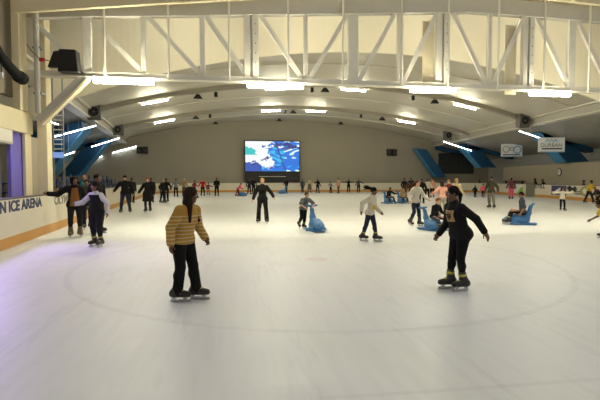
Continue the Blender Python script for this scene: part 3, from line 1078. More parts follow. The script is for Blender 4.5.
bL = boards('white rink boards with yellow kick plate along the left side, lettered ICE ARENA', corner[:2])
bF = boards('white rink boards across the far end under the big screen', corner[1:])
bR = boards('white rink boards with advertisements along the right side', right)

# gate in the right boards
gt = thing('board_gate', 'grey gate panel in the right boards beside the seated boy', 'gate', (Rb(40.7), 40.7, 0))
gd = V((Rb(gap1) - Rb(40.7), gap1 - 40.7, 0))
wall_path([gd * 0.015, gd * 0.985], 0.03, BH - 0.02, 0.01, 0.08).build('panel', M_GREYV, gt)
wall_path([gd * 0.015, gd * 0.985], BH - 0.02, BH + 0.03, 0.0, 0.09).build('top_rail', M_RAIL, gt)
MB().box(gd * 0.9 + V((-0.03, 0, 0.85)), (0.05, 0.16, 0.05)).build('latch', M_GALV, gt)

# lettering on the left boards
ld = V((Lb(20) - Lb(10), 10, 0)).normalized()


def boardM(f, y, z, side):
    """frame for something stuck on a board: x along the board as read from the ice, y up"""
    dv = V((f(y + 1) - f(y), 1, 0)).normalized()
    x = dv if side < 0 else -dv
    z_ = V((0, 0, 1))
    n = x.cross(z_)
    M = Matrix(((x.x, 0, n.x, f(y) + n.x * 0.004), (x.y, 0, n.y, y + n.y * 0.004), (0, 1, 0, z), (0, 0, 0, 1)))
    return M


def on_board(txt, size, y, z, f, side, m, g, width):
    M = Matrix.Translation(-g.location) @ boardM(f, y, z, side)
    return lettering(txt, size, m, g, M, width=width)


on_board('DURBAN ICE ARENA', 0.36, 12.2, 0.87, Lb, -1, M_NAVY, bL, 4.75)
on_board('OLYMPIC', 0.38, 17.1, 0.84, Lb, -1, M_GREYV, bL, 2.5)


def patch(f, side, y, z, w, h, m, g, name='advert', lift=0.003, poly=None):
    M = Matrix.Translation(-g.location) @ boardM(f, y, z, side)
    if poly is None:
        poly = [(-w / 2, -h / 2), (w / 2, -h / 2), (w / 2, h / 2), (-w / 2, h / 2)]
    mb = MB().prism([M @ V((a, b, lift)) for a, b in poly], (M.to_3x3() @ V((0, 0, 0.004))))
    return mb.build(name, m, g)


def oval(a, b, n=24, t0=0):
    return [(a * math.cos(2 * math.pi * k / n + t0), b * math.sin(2 * math.pi * k / n + t0)) for k in range(n)]


# advertisements on the right boards (left to right as seen from the ice)
on_board('STILL', 0.46, 38.0, 0.84, Rb, 1, M_NAVY, bR, 1.9)
ad = patch(Rb, 1, 34.9, 0.72, 2.3, 0.78, M_PURP, bR)
patch(Rb, 1, 34.9, 0.72, 0, 0, M_WHITE, bR, 'advert_swoosh', 0.008, [(-1.0, -0.3), (-0.5, -0.34), (0.2, 0.0), (0.9, 0.30), (0.2, 0.22), (-0.4, 0.02)])
patch(Rb, 1, 33.0, 0.86, 0, 0, M_BLACK, bR, 'black_emblem', 0.008, [(-0.75, 0.1), (-0.3, 0.28), (0.1, 0.1), (0.5, 0.24), (0.75, 0.0), (0.45, -0.24), (0.1, -0.06), (-0.3, -0.22)])
patch(Rb, 1, 31.9, 0.52, 1.4, 0.10, M_GREYV, bR, 'advert_line')
patch(Rb, 1, 31.9, 0.68, 1.4, 0.10, M_GREYV, bR, 'advert_line')
patch(Rb, 1, 31.25, 0.74, 0, 0, M_GREYV, bR, 'emblem_ring', 0.006, oval(0.62, 0.38))
patch(Rb, 1, 31.25, 0.74, 0, 0, M_YEL, bR, 'emblem', 0.010, oval(0.50, 0.30))
patch(Rb, 1, 31.25, 0.74, 0, 0, M_WHITE, bR, 'emblem_centre', 0.014, oval(0.26, 0.17))
on_board('WV', 0.46, 29.5, 0.60, Rb, 1, M_GREYV, bR, 0.9)
on_board('SERIES', 0.34, 48.2, 0.80, Rb, 1, M_GREYV, bF, 2.0)
patch(Rb, 1, 42.8, 0.68, 3.2, 0.86, M_WHITE, bF)
patch(Rb, 1, 42.8, 0.68, 0, 0, M_GREENV, bF, 'advert_corner', 0.008, [(0.3, -0.42), (1.58, -0.42), (1.58, 0.28), (1.0, 0.1)])
patch(Rb, 1, 44.0, 0.60, 0.4, 0.5, M_PINKV, bF, 'advert_block', 0.008)
on_board('DURBAN', 0.28, 43.0, 0.86, Rb, 1, M_LBLUE, bF, 1.6)
# ------------------------------------------------------------------ roof truss across the hall
TY, TX0, TX1 = 16.0, -6.2, 24.5
tr = thing('roof_truss', 'cream steel roof truss of posts and diagonals spanning the rink overhead', 'truss', (TX0, TY, 4.9))
def tloc(x, z, dy=0): return V((x - TX0, dy, z - 4.9))
def ctop(x): return 6.66 + (x + 6) * 0.063 if x < 8.5 else 7.575 - (x - 8.5) * 0.018
tp = [-6.2, -4, -1, 1.4, 4, 6, 8.5, 12, 16, 20, 24.5]
cm = MB()
for a, b in zip(tp[:-1], tp[1:]):
    cm.bar(tloc(a, ctop(a) + 0.27), tloc(b + 0.01, ctop(b) + 0.27), 0.26, 0.54, up=(0, 0, 1))
cm.build('top_chord', M_STEELG, tr)
cm = MB().bar(tloc(-6.2, 4.97), tloc(24.5, 4.99), 0.26, 0.15, up=(0, 0, 1)); cm.bar(tloc(-6.2, 4.885), tloc(24.5, 4.905), 0.36, 0.03, up=(0, 0, 1))
cm.build('bottom_chord', M_STEEL, tr)
posts = [(-4.45, 0.26), (-2.72, 0.16), (-0.86, 0.17), (0.74, 0.50), (2.58, 0.14), (4.24, 0.36), (5.93, 0.20), (7.50, 0.50), (9.29, 0.14), (10.80, 0.44), (12.56, 0.26), (14.3, 0.2), (16.0, 0.3), (18, 0.2), (20, 0.3), (22, 0.2)]
for x, w in posts:
    m = MB().box(tloc(x, (5.0 + ctop(x)) / 2 + 0.15), (w, 0.16, ctop(x) - 4.8))
    if w > 0.4:                                    # wide plated posts: two channels with a seam and bolts
        m = MB()
        m.box(tloc(x - w * 0.29, (4.9 + ctop(x)) / 2 + 0.15), (w * 0.40, 0.20, ctop(x) - 4.7))
        m.box(tloc(x + w * 0.28, (4.9 + ctop(x)) / 2 + 0.15), (w * 0.42, 0.20, ctop(x) - 4.7))
        m.box(tloc(x, (4.9 + ctop(x)) / 2 + 0.15, 0.06), (w * 0.8, 0.04, ctop(x) - 4.7))
    p = m.build('post', M_STEEL, tr, bevel=0.01)
    if w > 0.4:
        for k in range(7):
            MB().ball(tloc(x + w * 0.28, 5.2 + k * 0.32, -0.11), (0.022, 0.015, 0.022), 8, 5).build('bolt', M_GALV, p)
diag = [((-5.95, 6.5), (-4.5, 5.05)), ((-4.40, 6.80), (-2.76, 5.08)), ((-2.60, 6.9), (-0.88, 5.05)), ((-0.77, 7.05), (0.62, 5.05)), ((1.0, 7.2), (2.45, 5.06)),
        ((2.70, 5.05), (4.10, 7.4)), ((4.45, 5.05), (5.78, 7.5)), ((6.05, 5.05), (7.30, 7.55)), ((7.85, 7.6), (9.18, 5.06)), ((9.40, 5.05), (10.65, 7.6)), ((11.1, 7.6), (12.5, 5.06)), ((12.75, 7.55), (14.2, 5.06)),
        ((14.4, 5.06), (15.8, 7.5)), ((16.2, 7.5), (17.9, 5.06)), ((18.1, 5.06), (19.8, 7.45)), ((20.2, 7.4), (21.9, 5.06)), ((22.1, 5.06), (24, 7.4))]
for (a, za), (b, zb) in diag:
    m = MB().bar(tloc(a, za, -0.02), tloc(b, zb, -0.02), 0.15, 0.10, up=(0, 1, 0))
    m.bar(tloc(a, za, 0.06), tloc(b, zb, 0.06), 0.03, 0.12, up=(0, 1, 0))
    m.build('diagonal', M_STEEL, tr)
for x in (7.02, 10.2):                              # stiffening plates under the wide posts
    MB().box(tloc(x, 6.0, 0.10), (0.42, 0.05, 2.5)).build('cover_plate', M_CREAM, tr)

# gabled edge beam of the near roof, just in front of the truss
rb_ = thing('edge_rafter', 'cream gabled edge rafter across the top of the picture', 'beam', (TX0, 15.3, 6.5))
m = MB()
rp = [(-6.3, 6.6), (-2.4, 7.06), (7.5, 8.12), (11.1, 7.97), (24.5, 7.35)]
for (a, za), (b, zb) in zip(rp[:-1], rp[1:]):
    m.prism([(a - TX0, 0, za - 6.5), (b - TX0, 0, zb - 6.5), (b - TX0, 0, zb - 6.12), (a - TX0, 0, za - 6.12)], (0, 0.16, 0))
m.build('rafter_web', M_CREAM, rb_)
for x in (0.0, 3.0, 6.0, 9.0, 12.0, 15.0, 18.0):
    MB().bar((x - TX0, 0.1, 7.9 - 6.5 + (0.3 if x < 9 else 0.1)), (x - TX0, -6, 9.3 - 6.5), 0.10, 0.20, up=(0, 0, 1)).build('purlin', M_CREAM, rb_)

# hanging rods in front of the truss
for i, x in enumerate((-3.93, -1.94, 0.01, 1.98, 3.88, 5.98, 7.72, 9.64, 11.46, 13.3)):
    t = ('first', 'second', 'third', 'fourth', 'fifth', 'sixth', 'seventh', 'eighth', 'ninth', 'last')[i]
    h = thing('hanging_rod', 'thin cream hanging rod in front of the roof truss, %s from the left' % t, 'rod', (x * 0.985, 15.72, 4.86), group='hanging rods of the lamp row')
    MB().tube([(0, 0, 0.02), (0, 0, 5.6)], 0.035, 8).build('rod', M_STEEL, h)
    MB().box((0, 0, 0.0), (0.10, 0.10, 0.05)).build('bracket', M_STEEL, h)

# ------------------------------------------------------------------ lamps
def lamp(loc, label, rz=0, L=1.9, group='ceiling lamps', tilt=0, top=0.25, tube=None, hw=0.22):
    t = thing('ceiling_lamp', label, 'lamp', loc, rz, group)
    t.rotation_euler = (0, tilt, rz)
    MB().box((0, 0, 0.09), (L + 0.06, hw, 0.06)).build('housing', M_STEEL, t, bevel=0.01)
    pr = [(-0.09, 0.06), (-0.10, 0.0), (-0.06, -0.05), (0.06, -0.05), (0.10, 0.0), (0.09, 0.06)]
    MB().prism([(-L / 2, a, b) for a, b in pr], (L, 0, 0)).build('diffuser', tube or M_TUBE, t)
    for s in (-1, 1):
        MB().tube([(s * L * 0.3, 0, 0.10), (s * L * 0.3, 0, top)], 0.012, 6).build('hanger', M_STEEL, t)
    return t


ordw = ('leftmost', 'second from left', 'third from left', 'rightmost')
for i, (x, L_) in enumerate(((-3.30, 1.80), (1.52, 1.84), (7.05, 1.60), (11.55, 1.55))):
    lamp((x, 15.72, 4.72), 'long bright lamp under the roof truss, %s of that row' % ordw[i], top=0.18, hw=0.07, L=L_)
for i, x in enumerate((-5.4, 3.7, 9.6, 18.9)):
    z = arch(x, 36) - 0.48
    sl = math.atan((arch(x + 0.5, 36) - arch(x - 0.5, 36)))
    lamp((x, 36, z), 'bright lamp on the nearer ceiling rib, %s of that row' % ordw[i], tilt=-sl)
for i, x in enumerate((-6.3, 4.2, 8.8, 18.6)):
    z = arch(x, 48) - 0.48
    sl = math.atan((arch(x + 0.5, 48) - arch(x - 0.5, 48)))
    lamp((x, 48, z), 'bright lamp on the farther ceiling rib, %s of that row' % ordw[i], tilt=-sl)
# the same lamps carry on over the near end of the rink, behind the frame
for j, y in enumerate((6.0, -5.0)):
    for i, x in enumerate((-1.5, 5.5, 11.5, 17.5)):
        lamp((x, y, 7.2), 'lamp over the near end of the rink, %s in the %s row' % (ordw[i], ('front', 'back')[j]), top=3.4, tube=M_TUBEC)
for i, x in enumerate((-2.5, 4.0, 10.5, 17.0)):  # unseen lamps above the frame, added to brighten the bulkhead
    lamp((x, 19.6, 10.25), 'added unseen lamp high behind the truss to brighten the bulkhead, %s' % ordw[i], top=0.45)
for i, x in enumerate((16.8, 21.2)):
    lamp((x, 15.72, 4.72), 'lamp under the truss beyond the right edge, %s' % ('inner', 'outer')[i], top=0.18)


def strip(p, q, label, group):
    p, q = V(p), V(q)
    t = thing('strip_light', label, 'strip light', p, 0, group)
    d = q - p
    MB().bar((0, 0, 0.06), d + V((0, 0, 0.06)), 0.10, 0.05, up=(0, 0, 1)).build('batten', M_STEEL, t)
    MB().tube([d * 0.02, d * 0.98], 0.024, 8).build('tube', M_STRIP, t)
    for f_ in (0.42, 0.88):                         # thin rods up to the aisle roof
        a_ = p + d * f_
        g_, w_ = (Rg(a_.y), Rw(a_.y)) if a_.x > 0 else (Lg(a_.y), Lw(a_.y))
        zr = GZ + 0.05 - (GZ - 4.2) * max(0.0, min(1.0, (a_.x - g_) / (w_ - g_)))
        MB().tube([d * f_ + V((0, 0, 0.07)), d * f_ + V((0, 0, max(0.12, zr - a_.z + 0.03)))], 0.01, 6).build('hanger', M_STEEL, t)
    return t


gA = 'strip lights under the aisle roofs'
strip((-9.36, 35.5, 5.46), (-12.27, 35.6, 4.62), 'thin white strip light under the left aisle roof, nearest bright one', gA)
strip((-10.63, 48.5, 5.67), (-13.35, 48.5, 4.77), 'thin white strip light under the left aisle roof, middle one', gA)
strip((-11.2, 59.8, 5.62), (-14.0, 59.8, 4.82), 'strip light glowing on the far end of the left aisle wall', gA)
strip((-10.4, 34.0, 3.49), (-11.36, 34.0, 3.14), 'short low strip light behind the left glass posts', gA)
strip((-15.2, 59.8, 4.4), (-17.0, 59.8, 3.9), 'low strip light between the two left blue struts', gA)
strip((-10.04, 30.0, 4.87), (-10.54, 30.0, 5.05), 'short strip light seen beside the ladder on the left', gA)
strip((23.35, 35.5, 5.56), (25.88, 35.6, 4.87), 'thin white strip light above the white banner on the right', gA)
strip((24.16, 51.0, 5.95), (27.73, 51.0, 4.88), 'thin white strip light under the far right aisle roof', gA)

# small black spotlights hung from the ribs
sp = [(-2.29, 36, 'wide'), (-0.97, 36, 'slim'), (6.31, 36, 'slim'), (7.33, 36, 'wide'), (14.48, 36, 'slim'), (16.3, 36, 'wide'),
      (-3.27, 48, 'wide'), (-1.90, 48, 'slim'), (5.63, 48, 'slim'), (6.45, 48, 'wide'), (13.62, 48, 'slim'), (15.91, 48, 'wide'),
      (-1.62, 57.5, 'wide'), (6.03, 57.5, 'wide'), (13.72, 57.5, 'wide')]
names6 = ('first', 'second', 'third', 'fourth', 'fifth', 'sixth')
for i, (x, y, k) in enumerate(sp):
    row = {36: 'nearer ceiling rib', 48: 'farther ceiling rib', 57.5: 'ceiling by the back wall'}[y]
    idx = [q for q in sp if q[1] == y].index((x, y, k))
    z = arch(x, y) - (0.33 if y < 50 else 0.0)
    t = thing('ceiling_spotlight', 'small black spotlight on the %s, %s from left' % (row, names6[idx]), 'spotlight', (x, y, z), group='small black spotlights')
    MB().tube([(0, 0, 0.02), (0, 0, -0.12)], 0.03, 6).build('stem', M_BLACK, t)
    if k == 'wide':
        MB().prism([(-0.30, -0.12, -0.34), (0.30, -0.12, -0.34), (0.12, -0.12, -0.10), (-0.12, -0.12, -0.10)], (0, 0.24, 0)).build('lamp_head', M_BLACK, t)
        MB().box((0, 0, -0.37), (0.64, 0.26, 0.05)).build('barn_door', M_BLACK, t)
    else:
        MB().tube([(0, 0, -0.10), (0, -0.05, -0.42)], [0.11, 0.14], 10).build('lamp_head', M_BLACK, t)
        MB().box((0, 0, -0.12), (0.30, 0.06, 0.06)).build('yoke', M_BLACK, t)

# ------------------------------------------------------------------ fan coil units on the gutters
fans = [(-9.45, 35.2, -1, 'grey fan unit hung on the left gutter beam, nearer one'), (-10.6, 47.5, -1, 'grey fan unit hung on the left gutter beam, farther one'),
        (23.75, 35.3, 1, 'grey fan unit hung on the right gutter beam, nearer one'), (24.6, 50.5, 1, 'grey fan unit hung on the right gutter beam, farther one')]
for x, y, s, lab in fans:
    t = thing('fan_unit', lab, 'fan', (x, y, 5.98 if y > 50 else 5.75), group='fan units on the gutter beams')
    MB().box((0, 0.3, 0.65), (0.90, 0.55, 1.1)).build('casing', M_FAN, t, bevel=0.03)
    ring = MB()
    for k in range(24):
        a0, a1 = 2 * math.pi * k / 24, 2 * math.pi * (k + 1) / 24
        pts = [(0.40 * math.cos(a0), 0, 0.65 + 0.40 * math.sin(a0)), (0.40 * math.cos(a1), 0, 0.65 + 0.40 * math.sin(a1)),
               (0.34 * math.cos(a1), 0, 0.65 + 0.34 * math.sin(a1)), (0.34 * math.cos(a0), 0, 0.65 + 0.34 * math.sin(a0))]
        ring.prism(pts, (0, -0.06, 0))
    ring.build('ring', M_GALV, t)
    MB().tube([(0, 0.02, 0.65), (0, 0.0, 0.65)], 0.35, 20).build('mouth', M_BLACK, t)
    for k in range(5):
        a = 2 * math.pi * k / 5
        c, s_ = math.cos(a), math.sin(a)
        P_ = lambda r, b, yy: (r * c - b * s_, yy, 0.65 + r * s_ + b * c)
        MB().prism([P_(0.06, -0.04, -0.03), P_(0.31, -0.02, -0.05), P_(0.31, 0.10, -0.02), P_(0.06, 0.05, -0.01)], (0, 0.012, 0)).build('blade', M_DARK, t)
    MB().ball((0, -0.02, 0.65), (0.07, 0.04, 0.07)).build('hub', M_GALV, t)
    MB().bar((0, 0.3, 0.55), (s * (abs((Rg(y) if s > 0 else Lg(y)) - x)), 0.3, 0.55), 0.12, 0.10, up=(0, 0, 1)).build('bracket', M_STEEL, t)

# ------------------------------------------------------------------ blue struts that carry the vault
def strut(y, side, label, xt, zt, xb, zb, w, dy, rx0, rx1):
    t = thing('roof_strut', label, 'strut', (xt, y, zt), group='blue roof struts')
    def q(x, z, yy=0): return (x - xt, yy, z - zt)
    s = side
    MB().prism([q(xt - s * 0.1, zt + 0.2, -dy / 2), q(xt + s * w, zt + 0.02, -dy / 2), q(xb + s * w, zb, -dy / 2), q(xb, zb, -dy / 2)], (0, dy, 0)).build('leg', M_BLUE, t)
    MB().prism([q(xt - s * 0.16, zt + 0.2, -dy / 2 - 0.12), q(xt - s * 0.04, zt + 0.2, -dy / 2 - 0.12), q(xb + s * 0.06, zb, -dy / 2 - 0.12), q(xb - s * 0.06, zb, -dy / 2 - 0.12)], (0, dy + 0.24, 0)).build('flange', M_BLUEL, t)
    # rafter under the aisle roof, sloping outwards
    zr0, zr1 = GZ - 0.04, 4.30
    xa, xe = rx0, rx1
    za = zr0 - (abs(xa - (Rg(y) if s > 0 else Lg(y))) / abs((Rw(y) if s > 0 else Lw(y)) - (Rg(y) if s > 0 else Lg(y)))) * (GZ - 4.25)
    ze = zr0 - (abs(xe - (Rg(y) if s > 0 else Lg(y))) / abs((Rw(y) if s > 0 else Lw(y)) - (Rg(y) if s > 0 else Lg(y)))) * (GZ - 4.25)
    MB().prism([q(xa, za, -dy / 2), q(xe, ze, -dy / 2), q(xe, ze - 0.34, -dy / 2), q(xa, za - 0.42, -dy / 2)], (0, dy, 0)).build('rafter', M_BLUE, t)
    return t


strut(36.9, 1, 'blue inclined roof strut behind the white banner on the right', 25.9, 5.35, 28.3, 3.06, 2.3, 1.1, 26.0, 30.9)
strut(52.0, 1, 'blue inclined roof strut at the far right corner beside the dark windows', 26.8, 5.30, 29.1, 3.0, 2.0, 1.1, 27.0, 33.2)
strut(58.7, 1, 'blue inclined roof strut against the back wall left of the dark windows', 23.9, 5.45, 26.6, 1.9, 1.5, 0.8, 26.9, 30.0)
strut(37.0, -1, 'blue inclined roof strut on the left behind the glass posts', -10.4, 5.2, -13.0, 1.9, 2.2, 1.4, -10.6, -15.6)
strut(50.5, -1, 'blue inclined roof strut at the far left corner', -12.2, 5.2, -15.0, 1.9, 1.9, 1.2, -12.2, -16.6)

# ------------------------------------------------------------------ left gallery: column, posts, beam, panels
struct(MB().box((-5.94, 16.42, 4.9), (0.30, 0.44, 9.5)).box((-5.94, 16.42, 0.06), (0.40, 0.6, 0.12)), 'trim_2', M_CREAM, bevel=0.02)
struct(MB().box((-6.42, 1.6, 3.40), (0.36, 29.4, 0.66)), 'trim_3', M_CREAM, bevel=0.02)
struct(MB().box((-6.36, 15.72, 6.65), (0.22, 0.56, 5.8)), 'trim_4', M_CREAM, bevel=0.015)
struct(MB().box((-6.33, 16.02, 1.55), (0.10, 0.46, 3.05)), 'trim_5', M_CREAM, bevel=0.015)
struct(MB().box((-6.72, 2.0, 6.9), (0.12, 28.0, 5.4)), 'wall_gallery', M_GWALL)
struct(MB().box((-6.75, 1.05, 1.55), (0.12, 28.1, 3.05)), 'wall_gallery_lower', M_GWALL)
struct(MB().box((-6.70, 17.1, 1.55), (0.12, 1.3, 3.05)), 'wall_gallery_end', M_GWALL)
struct(MB().box((-6.45, 15.45, 1.55), (0.10, 0.80, 3.04)), 'wall_gallery_panel', M_PURPLIT)
wn = struct(MB().box((-6.62, 13.2, 4.32), (0.06, 2.6, 1.0)), 'window_1', M_GLASS)
struct(MB().box((-6.60, 13.2, 4.86), (0.12, 2.7, 0.08)).box((-6.60, 13.2, 3.80), (0.12, 2.7, 0.08)).box((-6.60, 14.52, 4.33), (0.12, 0.08, 1.1)).box((-6.60, 13.6, 4.33), (0.12, 0.06, 1.1)), 'window_frame', M_STEELG, wn)
bx = thing('blind_box', 'white blind box above the purple-lit panel on the gallery wall', 'blind', (-6.42, 13.95, 2.72))
MB().box((0, 0, 0.15), (0.32, 1.9, 0.42)).build('box', M_STEEL, bx, bevel=0.02)
MB().box((0.165, 0, -0.02), (0.02, 1.86, 0.05)).build('lip', M_STEELG, bx)
tv = thing('wall_monitor', 'dark wall monitor on the gallery wall at the left edge', 'monitor', (-6.66, 13.62, 2.36))
MB().box((0.05, 0, 0), (0.08, 1.3, 0.62)).build('frame', M_DARK, tv, bevel=0.01)
MB().box((0.094, 0, 0), (0.006, 1.2, 0.54)).build('screen', M_BLACKG, tv)
MB().box((-0.01, 0, 0), (0.06, 0.3, 0.3)).build('wall_bracket', M_DARK, tv)

# pipe and brace beside the column
cp = thing('conduit_pipe', 'grey vertical conduit pipe in front of the cream column', 'pipe', (-5.86, 15.72, 3.7))
MB().tube([(0, 0, 0), (0, 0, 5.8)], 0.085, 12).build('pipe', M_STEELG, cp, smooth=True)
for z in (0.6, 2.0, 3.4):
    MB().box((0, 0.12, z), (0.24, 0.30, 0.05)).build('clamp', M_GALV, cp)
br = thing('diagonal_brace', 'grey diagonal steel brace from the cream column up to the truss', 'brace', (-5.92, 15.95, 3.35))
MB().bar((0, 0, 0.12), (1.42, 0, 1.58), 0.27, 0.16, up=(0, 1, 0)).build('plate', M_STEELG, br)
MB().bar((0.10, -0.02, 0.01), (1.52, -0.02, 1.47), 0.07, 0.26, up=(0, 1, 0)).build('flange', M_CREAM, br)

# loudspeaker on the truss
ls = thing('loudspeaker', 'black loudspeaker hung on the left end of the roof truss', 'loudspeaker', (-4.84, 15.42, 4.90))
MB().prism([(-0.24, -0.28, -0.02), (0.34, -0.28, -0.02), (0.26, -0.20, 0.66), (-0.22, -0.20, 0.66)], (0, 0.42, 0)).build('cabinet', M_BLACK, ls, bevel=0.02)
MB().prism([(-0.56, -0.16, 0.12), (-0.20, -0.20, 0.12), (-0.24, -0.16, 0.62), (-0.40, -0.12, 0.60)], (0, 0.20, 0)).build('horn', M_BLACK, ls, bevel=0.01)
MB().tube([(0.34, 0, 0.04), (0.5, 0.1, -0.02), (0.75, 0.2, -0.03)], 0.015, 6).build('cable', M_BLACK, ls)
MB().box((0, 0.25, 0.3), (0.16, 0.30, 0.10)).build('bracket', M_DARK, ls)
jb = thing('junction_box', 'small red junction box with a drooping cable beside the loudspeaker', 'junction box', (-5.72, 15.58, 5.30))
MB().box((0.06, 0, 0), (0.15, 0.10, 0.11)).build('box', M_RED, jb, bevel=0.01)
MB().tube([(0, 0, 0.02), (-0.2, -0.02, 0.22), (-0.36, -0.03, 0.44)], 0.012, 6).build('cable', M_BLACK, jb)
MB().tube([(0.12, 0, 0), (0.25, 0, -0.02), (0.42, -0.05, -0.1)], 0.012, 6).build('cable', M_BLACK, jb)

# black flexible duct at the left edge
du = thing('flexible_duct', 'thick black flexible duct hanging on the left gallery wall', 'duct', (-6.1, 13.15, 4.74))
pts = [V((-0.28, -0.6, 0.42)), V((0.02, -0.35, 0.46)), V((0.10, 0.1, 0.40)), V((0.12, 0.45, 0.16)), V((0.14, 0.9, 0.0)), V((0.16, 1.40, -0.16)), V((0.16, 1.75, -0.18))]
fine = []
for i in range(len(pts) - 1):
    for k in range(8):
        fine.append(pts[i].lerp(pts[i + 1], k / 8))
fine.append(pts[-1])
MB().tube(fine, [0.13 + 0.010 * (i % 2) + (0.04 if i > len(fine) - 9 else 0) for i in range(len(fine))], 12).build('hose', M_RUB, du, smooth=True)
MB().tube([(0.1, 0.55, 0.05), (0.1, 0.56, -0.25)], 0.02, 6).build('cord', M_DARK, du)
MB().box((0.1, 0.56, -0.32), (0.07, 0.07, 0.14)).build('plug', M_WHITE, du)
MB().box((-0.25, -0.6, 0.42), (0.7, 0.08, 0.08)).build('wall_bracket', M_GALV, du)

# cat ladder and glass posts behind the column
la = thing('cat_ladder', 'white rung ladder behind the cream column on the left', 'ladder', (-6.02, 17.9, 0))
for s in (-1, 1):
    MB().tube([(s * 0.17, 0, 2.6), (s * 0.17, 0, 5.4)], 0.025, 8).build('rail', M_GALV, la)
for k in range(10):
    MB().tube([(-0.17, 0, 2.72 + k * 0.17), (0.17, 0, 2.72 + k * 0.17)], 0.016, 6).build('rung', M_STEEL, la)
for s in (-1, 1):
    MB().box((s * 0.17, 0, 1.3), (0.05, 0.05, 2.6)).build('post', M_GALV, la)
MB().box((0, -0.03, 2.5), (0.36, 0.10, 0.20)).build('lit_panel', M_GLASSB, la, bevel=0.01)

# ------------------------------------------------------------------ left stands with blue seats
def stand_x(y, k): return Lb(y) - 2.0 - k * 0.9
for k in range(4):
    m = MB()
    y0, y1 = 19.0, 57.0
    x0, x1 = stand_x(y0, k), stand_x(y1, k)
    w = 0.92 if k < 3 else 3.0
    m.prism([(x0, y0, 0), (x0 - w, y0, 0), (x1 - w, y1, 0), (x1, y1, 0)], (0, 0, 0.35 + 0.35 * k))
    struct(m, 'trim_%d' % (6 + k), M_CONC)
first_seat = None
i = 0
for k in range(3):
    for j in range(15):
        y = 21.0 + j * 2.2 + k * 0.3
        if first_seat is None:
            st = thing('stadium_seat', 'blue plastic stadium seat in the dark left stands', 'seat', (0, 0, 0), group='blue seats in the left stands')
            MB().box((0, 0, 0.40), (0.42, 0.46, 0.06)).build('seat_pan', M_SEAT, st, bevel=0.02)
            MB().box((-0.22, 0, 0.70), (0.06, 0.46, 0.50)).build('backrest', M_SEAT, st, bevel=0.02)
            MB().box((-0.1, 0, 0.19), (0.10, 0.30, 0.38)).build('pedestal', M_DARK, st)
            first_seat = st; s_ = st
        else:
            s_ = copy_tree(first_seat)
        s_.location = (stand_x(y, k) - 0.45, y, 0.35 + 0.35 * k)
        s_.rotation_euler = (0, 0, R(5))

# ------------------------------------------------------------------ right side: partition, clock, windows, signs
pw = MB(); y0, y1 = 20.0, 50.0
off_ = 1.9
pw.prism([(Rb(y0) + off_, y0, 0), (Rb(y1) + off_, y1, 0), (Rb(y1) + off_, y1, 3.0), (Rb(y0) + off_, y0, 3.0)], (0.15, 0, 0))
struct(pw, 'wall_right_partition', M_BROWN)
struct(MB().prism([(Rb(y0) + off_ - 0.04, y0, 3.0), (Rb(y1) + off_ - 0.04, y1, 3.0), (Rb(y1) + off_ + 0.2, y1, 3.0), (Rb(y0) + off_ + 0.2, y0, 3.0)], (0, 0, 0.05)), 'trim_10', M_GREYV)
wn = struct(MB().box((30.3, FAR - 0.06, 3.75), (5.0, 0.08, 2.7)), 'window_2', M_DGLASS)
fr_ = MB()
for x in (27.8, 29.05, 30.3, 31.55, 32.8):
    fr_.box((x, FAR - 0.11, 3.75), (0.08, 0.06, 2.76))
for z in (2.4, 3.3, 4.2, 5.1):
    fr_.box((30.3, FAR - 0.11, z), (5.0, 0.06, 0.07))
struct(fr_, 'window_frame', M_DARK, wn)

yc = 38.0
nrm = V((-1, 0.17, 0)).normalized()
ck = thing('wall_clock', 'round blue-rimmed wall clock on the brown right wall', 'clock', (Rb(yc) + off_, yc, 2.25), math.atan2(nrm.y, nrm.x))
def disc(r, x0, x1, n=28): return MB().prism([(x0, r * math.cos(2 * math.pi * k / n), r * math.sin(2 * math.pi * k / n)) for k in range(n)], (x1 - x0, 0, 0))
disc(0.34, 0.0, 0.06).build('rim', M_NAVY, ck)
disc(0.265, 0.06, 0.07).build('face', M_WHITE, ck)
MB().bar((0.075, 0, 0), (0.075, 0.0, 0.17), 0.03, 0.006, up=(1, 0, 0)).build('hour_hand', M_BLACK, ck)
MB().bar((0.08, 0, 0), (0.08, -0.2, 0.08), 0.02, 0.006, up=(1, 0, 0)).build('minute_hand', M_BLACK, ck)

# hanging banners
def banner(loc, w, h, rz, label):
    t = thing('hanging_banner', label, 'banner', loc, rz)
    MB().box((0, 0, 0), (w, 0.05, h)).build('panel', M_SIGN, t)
    MB().box((0, -0.01, -h / 2 + 0.03), (w * 0.94, 0.06, 0.05)).build('bottom_bar', M_LBLUE, t)
    for s in (-1, 1):
        MB().tube([(s * w * 0.42, 0, h / 2), (s * w * 0.42, 0, h / 2 + 1.2)], 0.01, 6).build('cable', M_GALV, t)
    return t


def on_banner(t, txt, size, x, z, m, sx=1.0):
    M = Matrix(((1, 0, 0, x), (0, 0, -1, -0.027), (0, 1, 0, z), (0, 0, 0, 1)))
    return lettering(txt, size, m, t, M, sx=sx, bold=0.008)


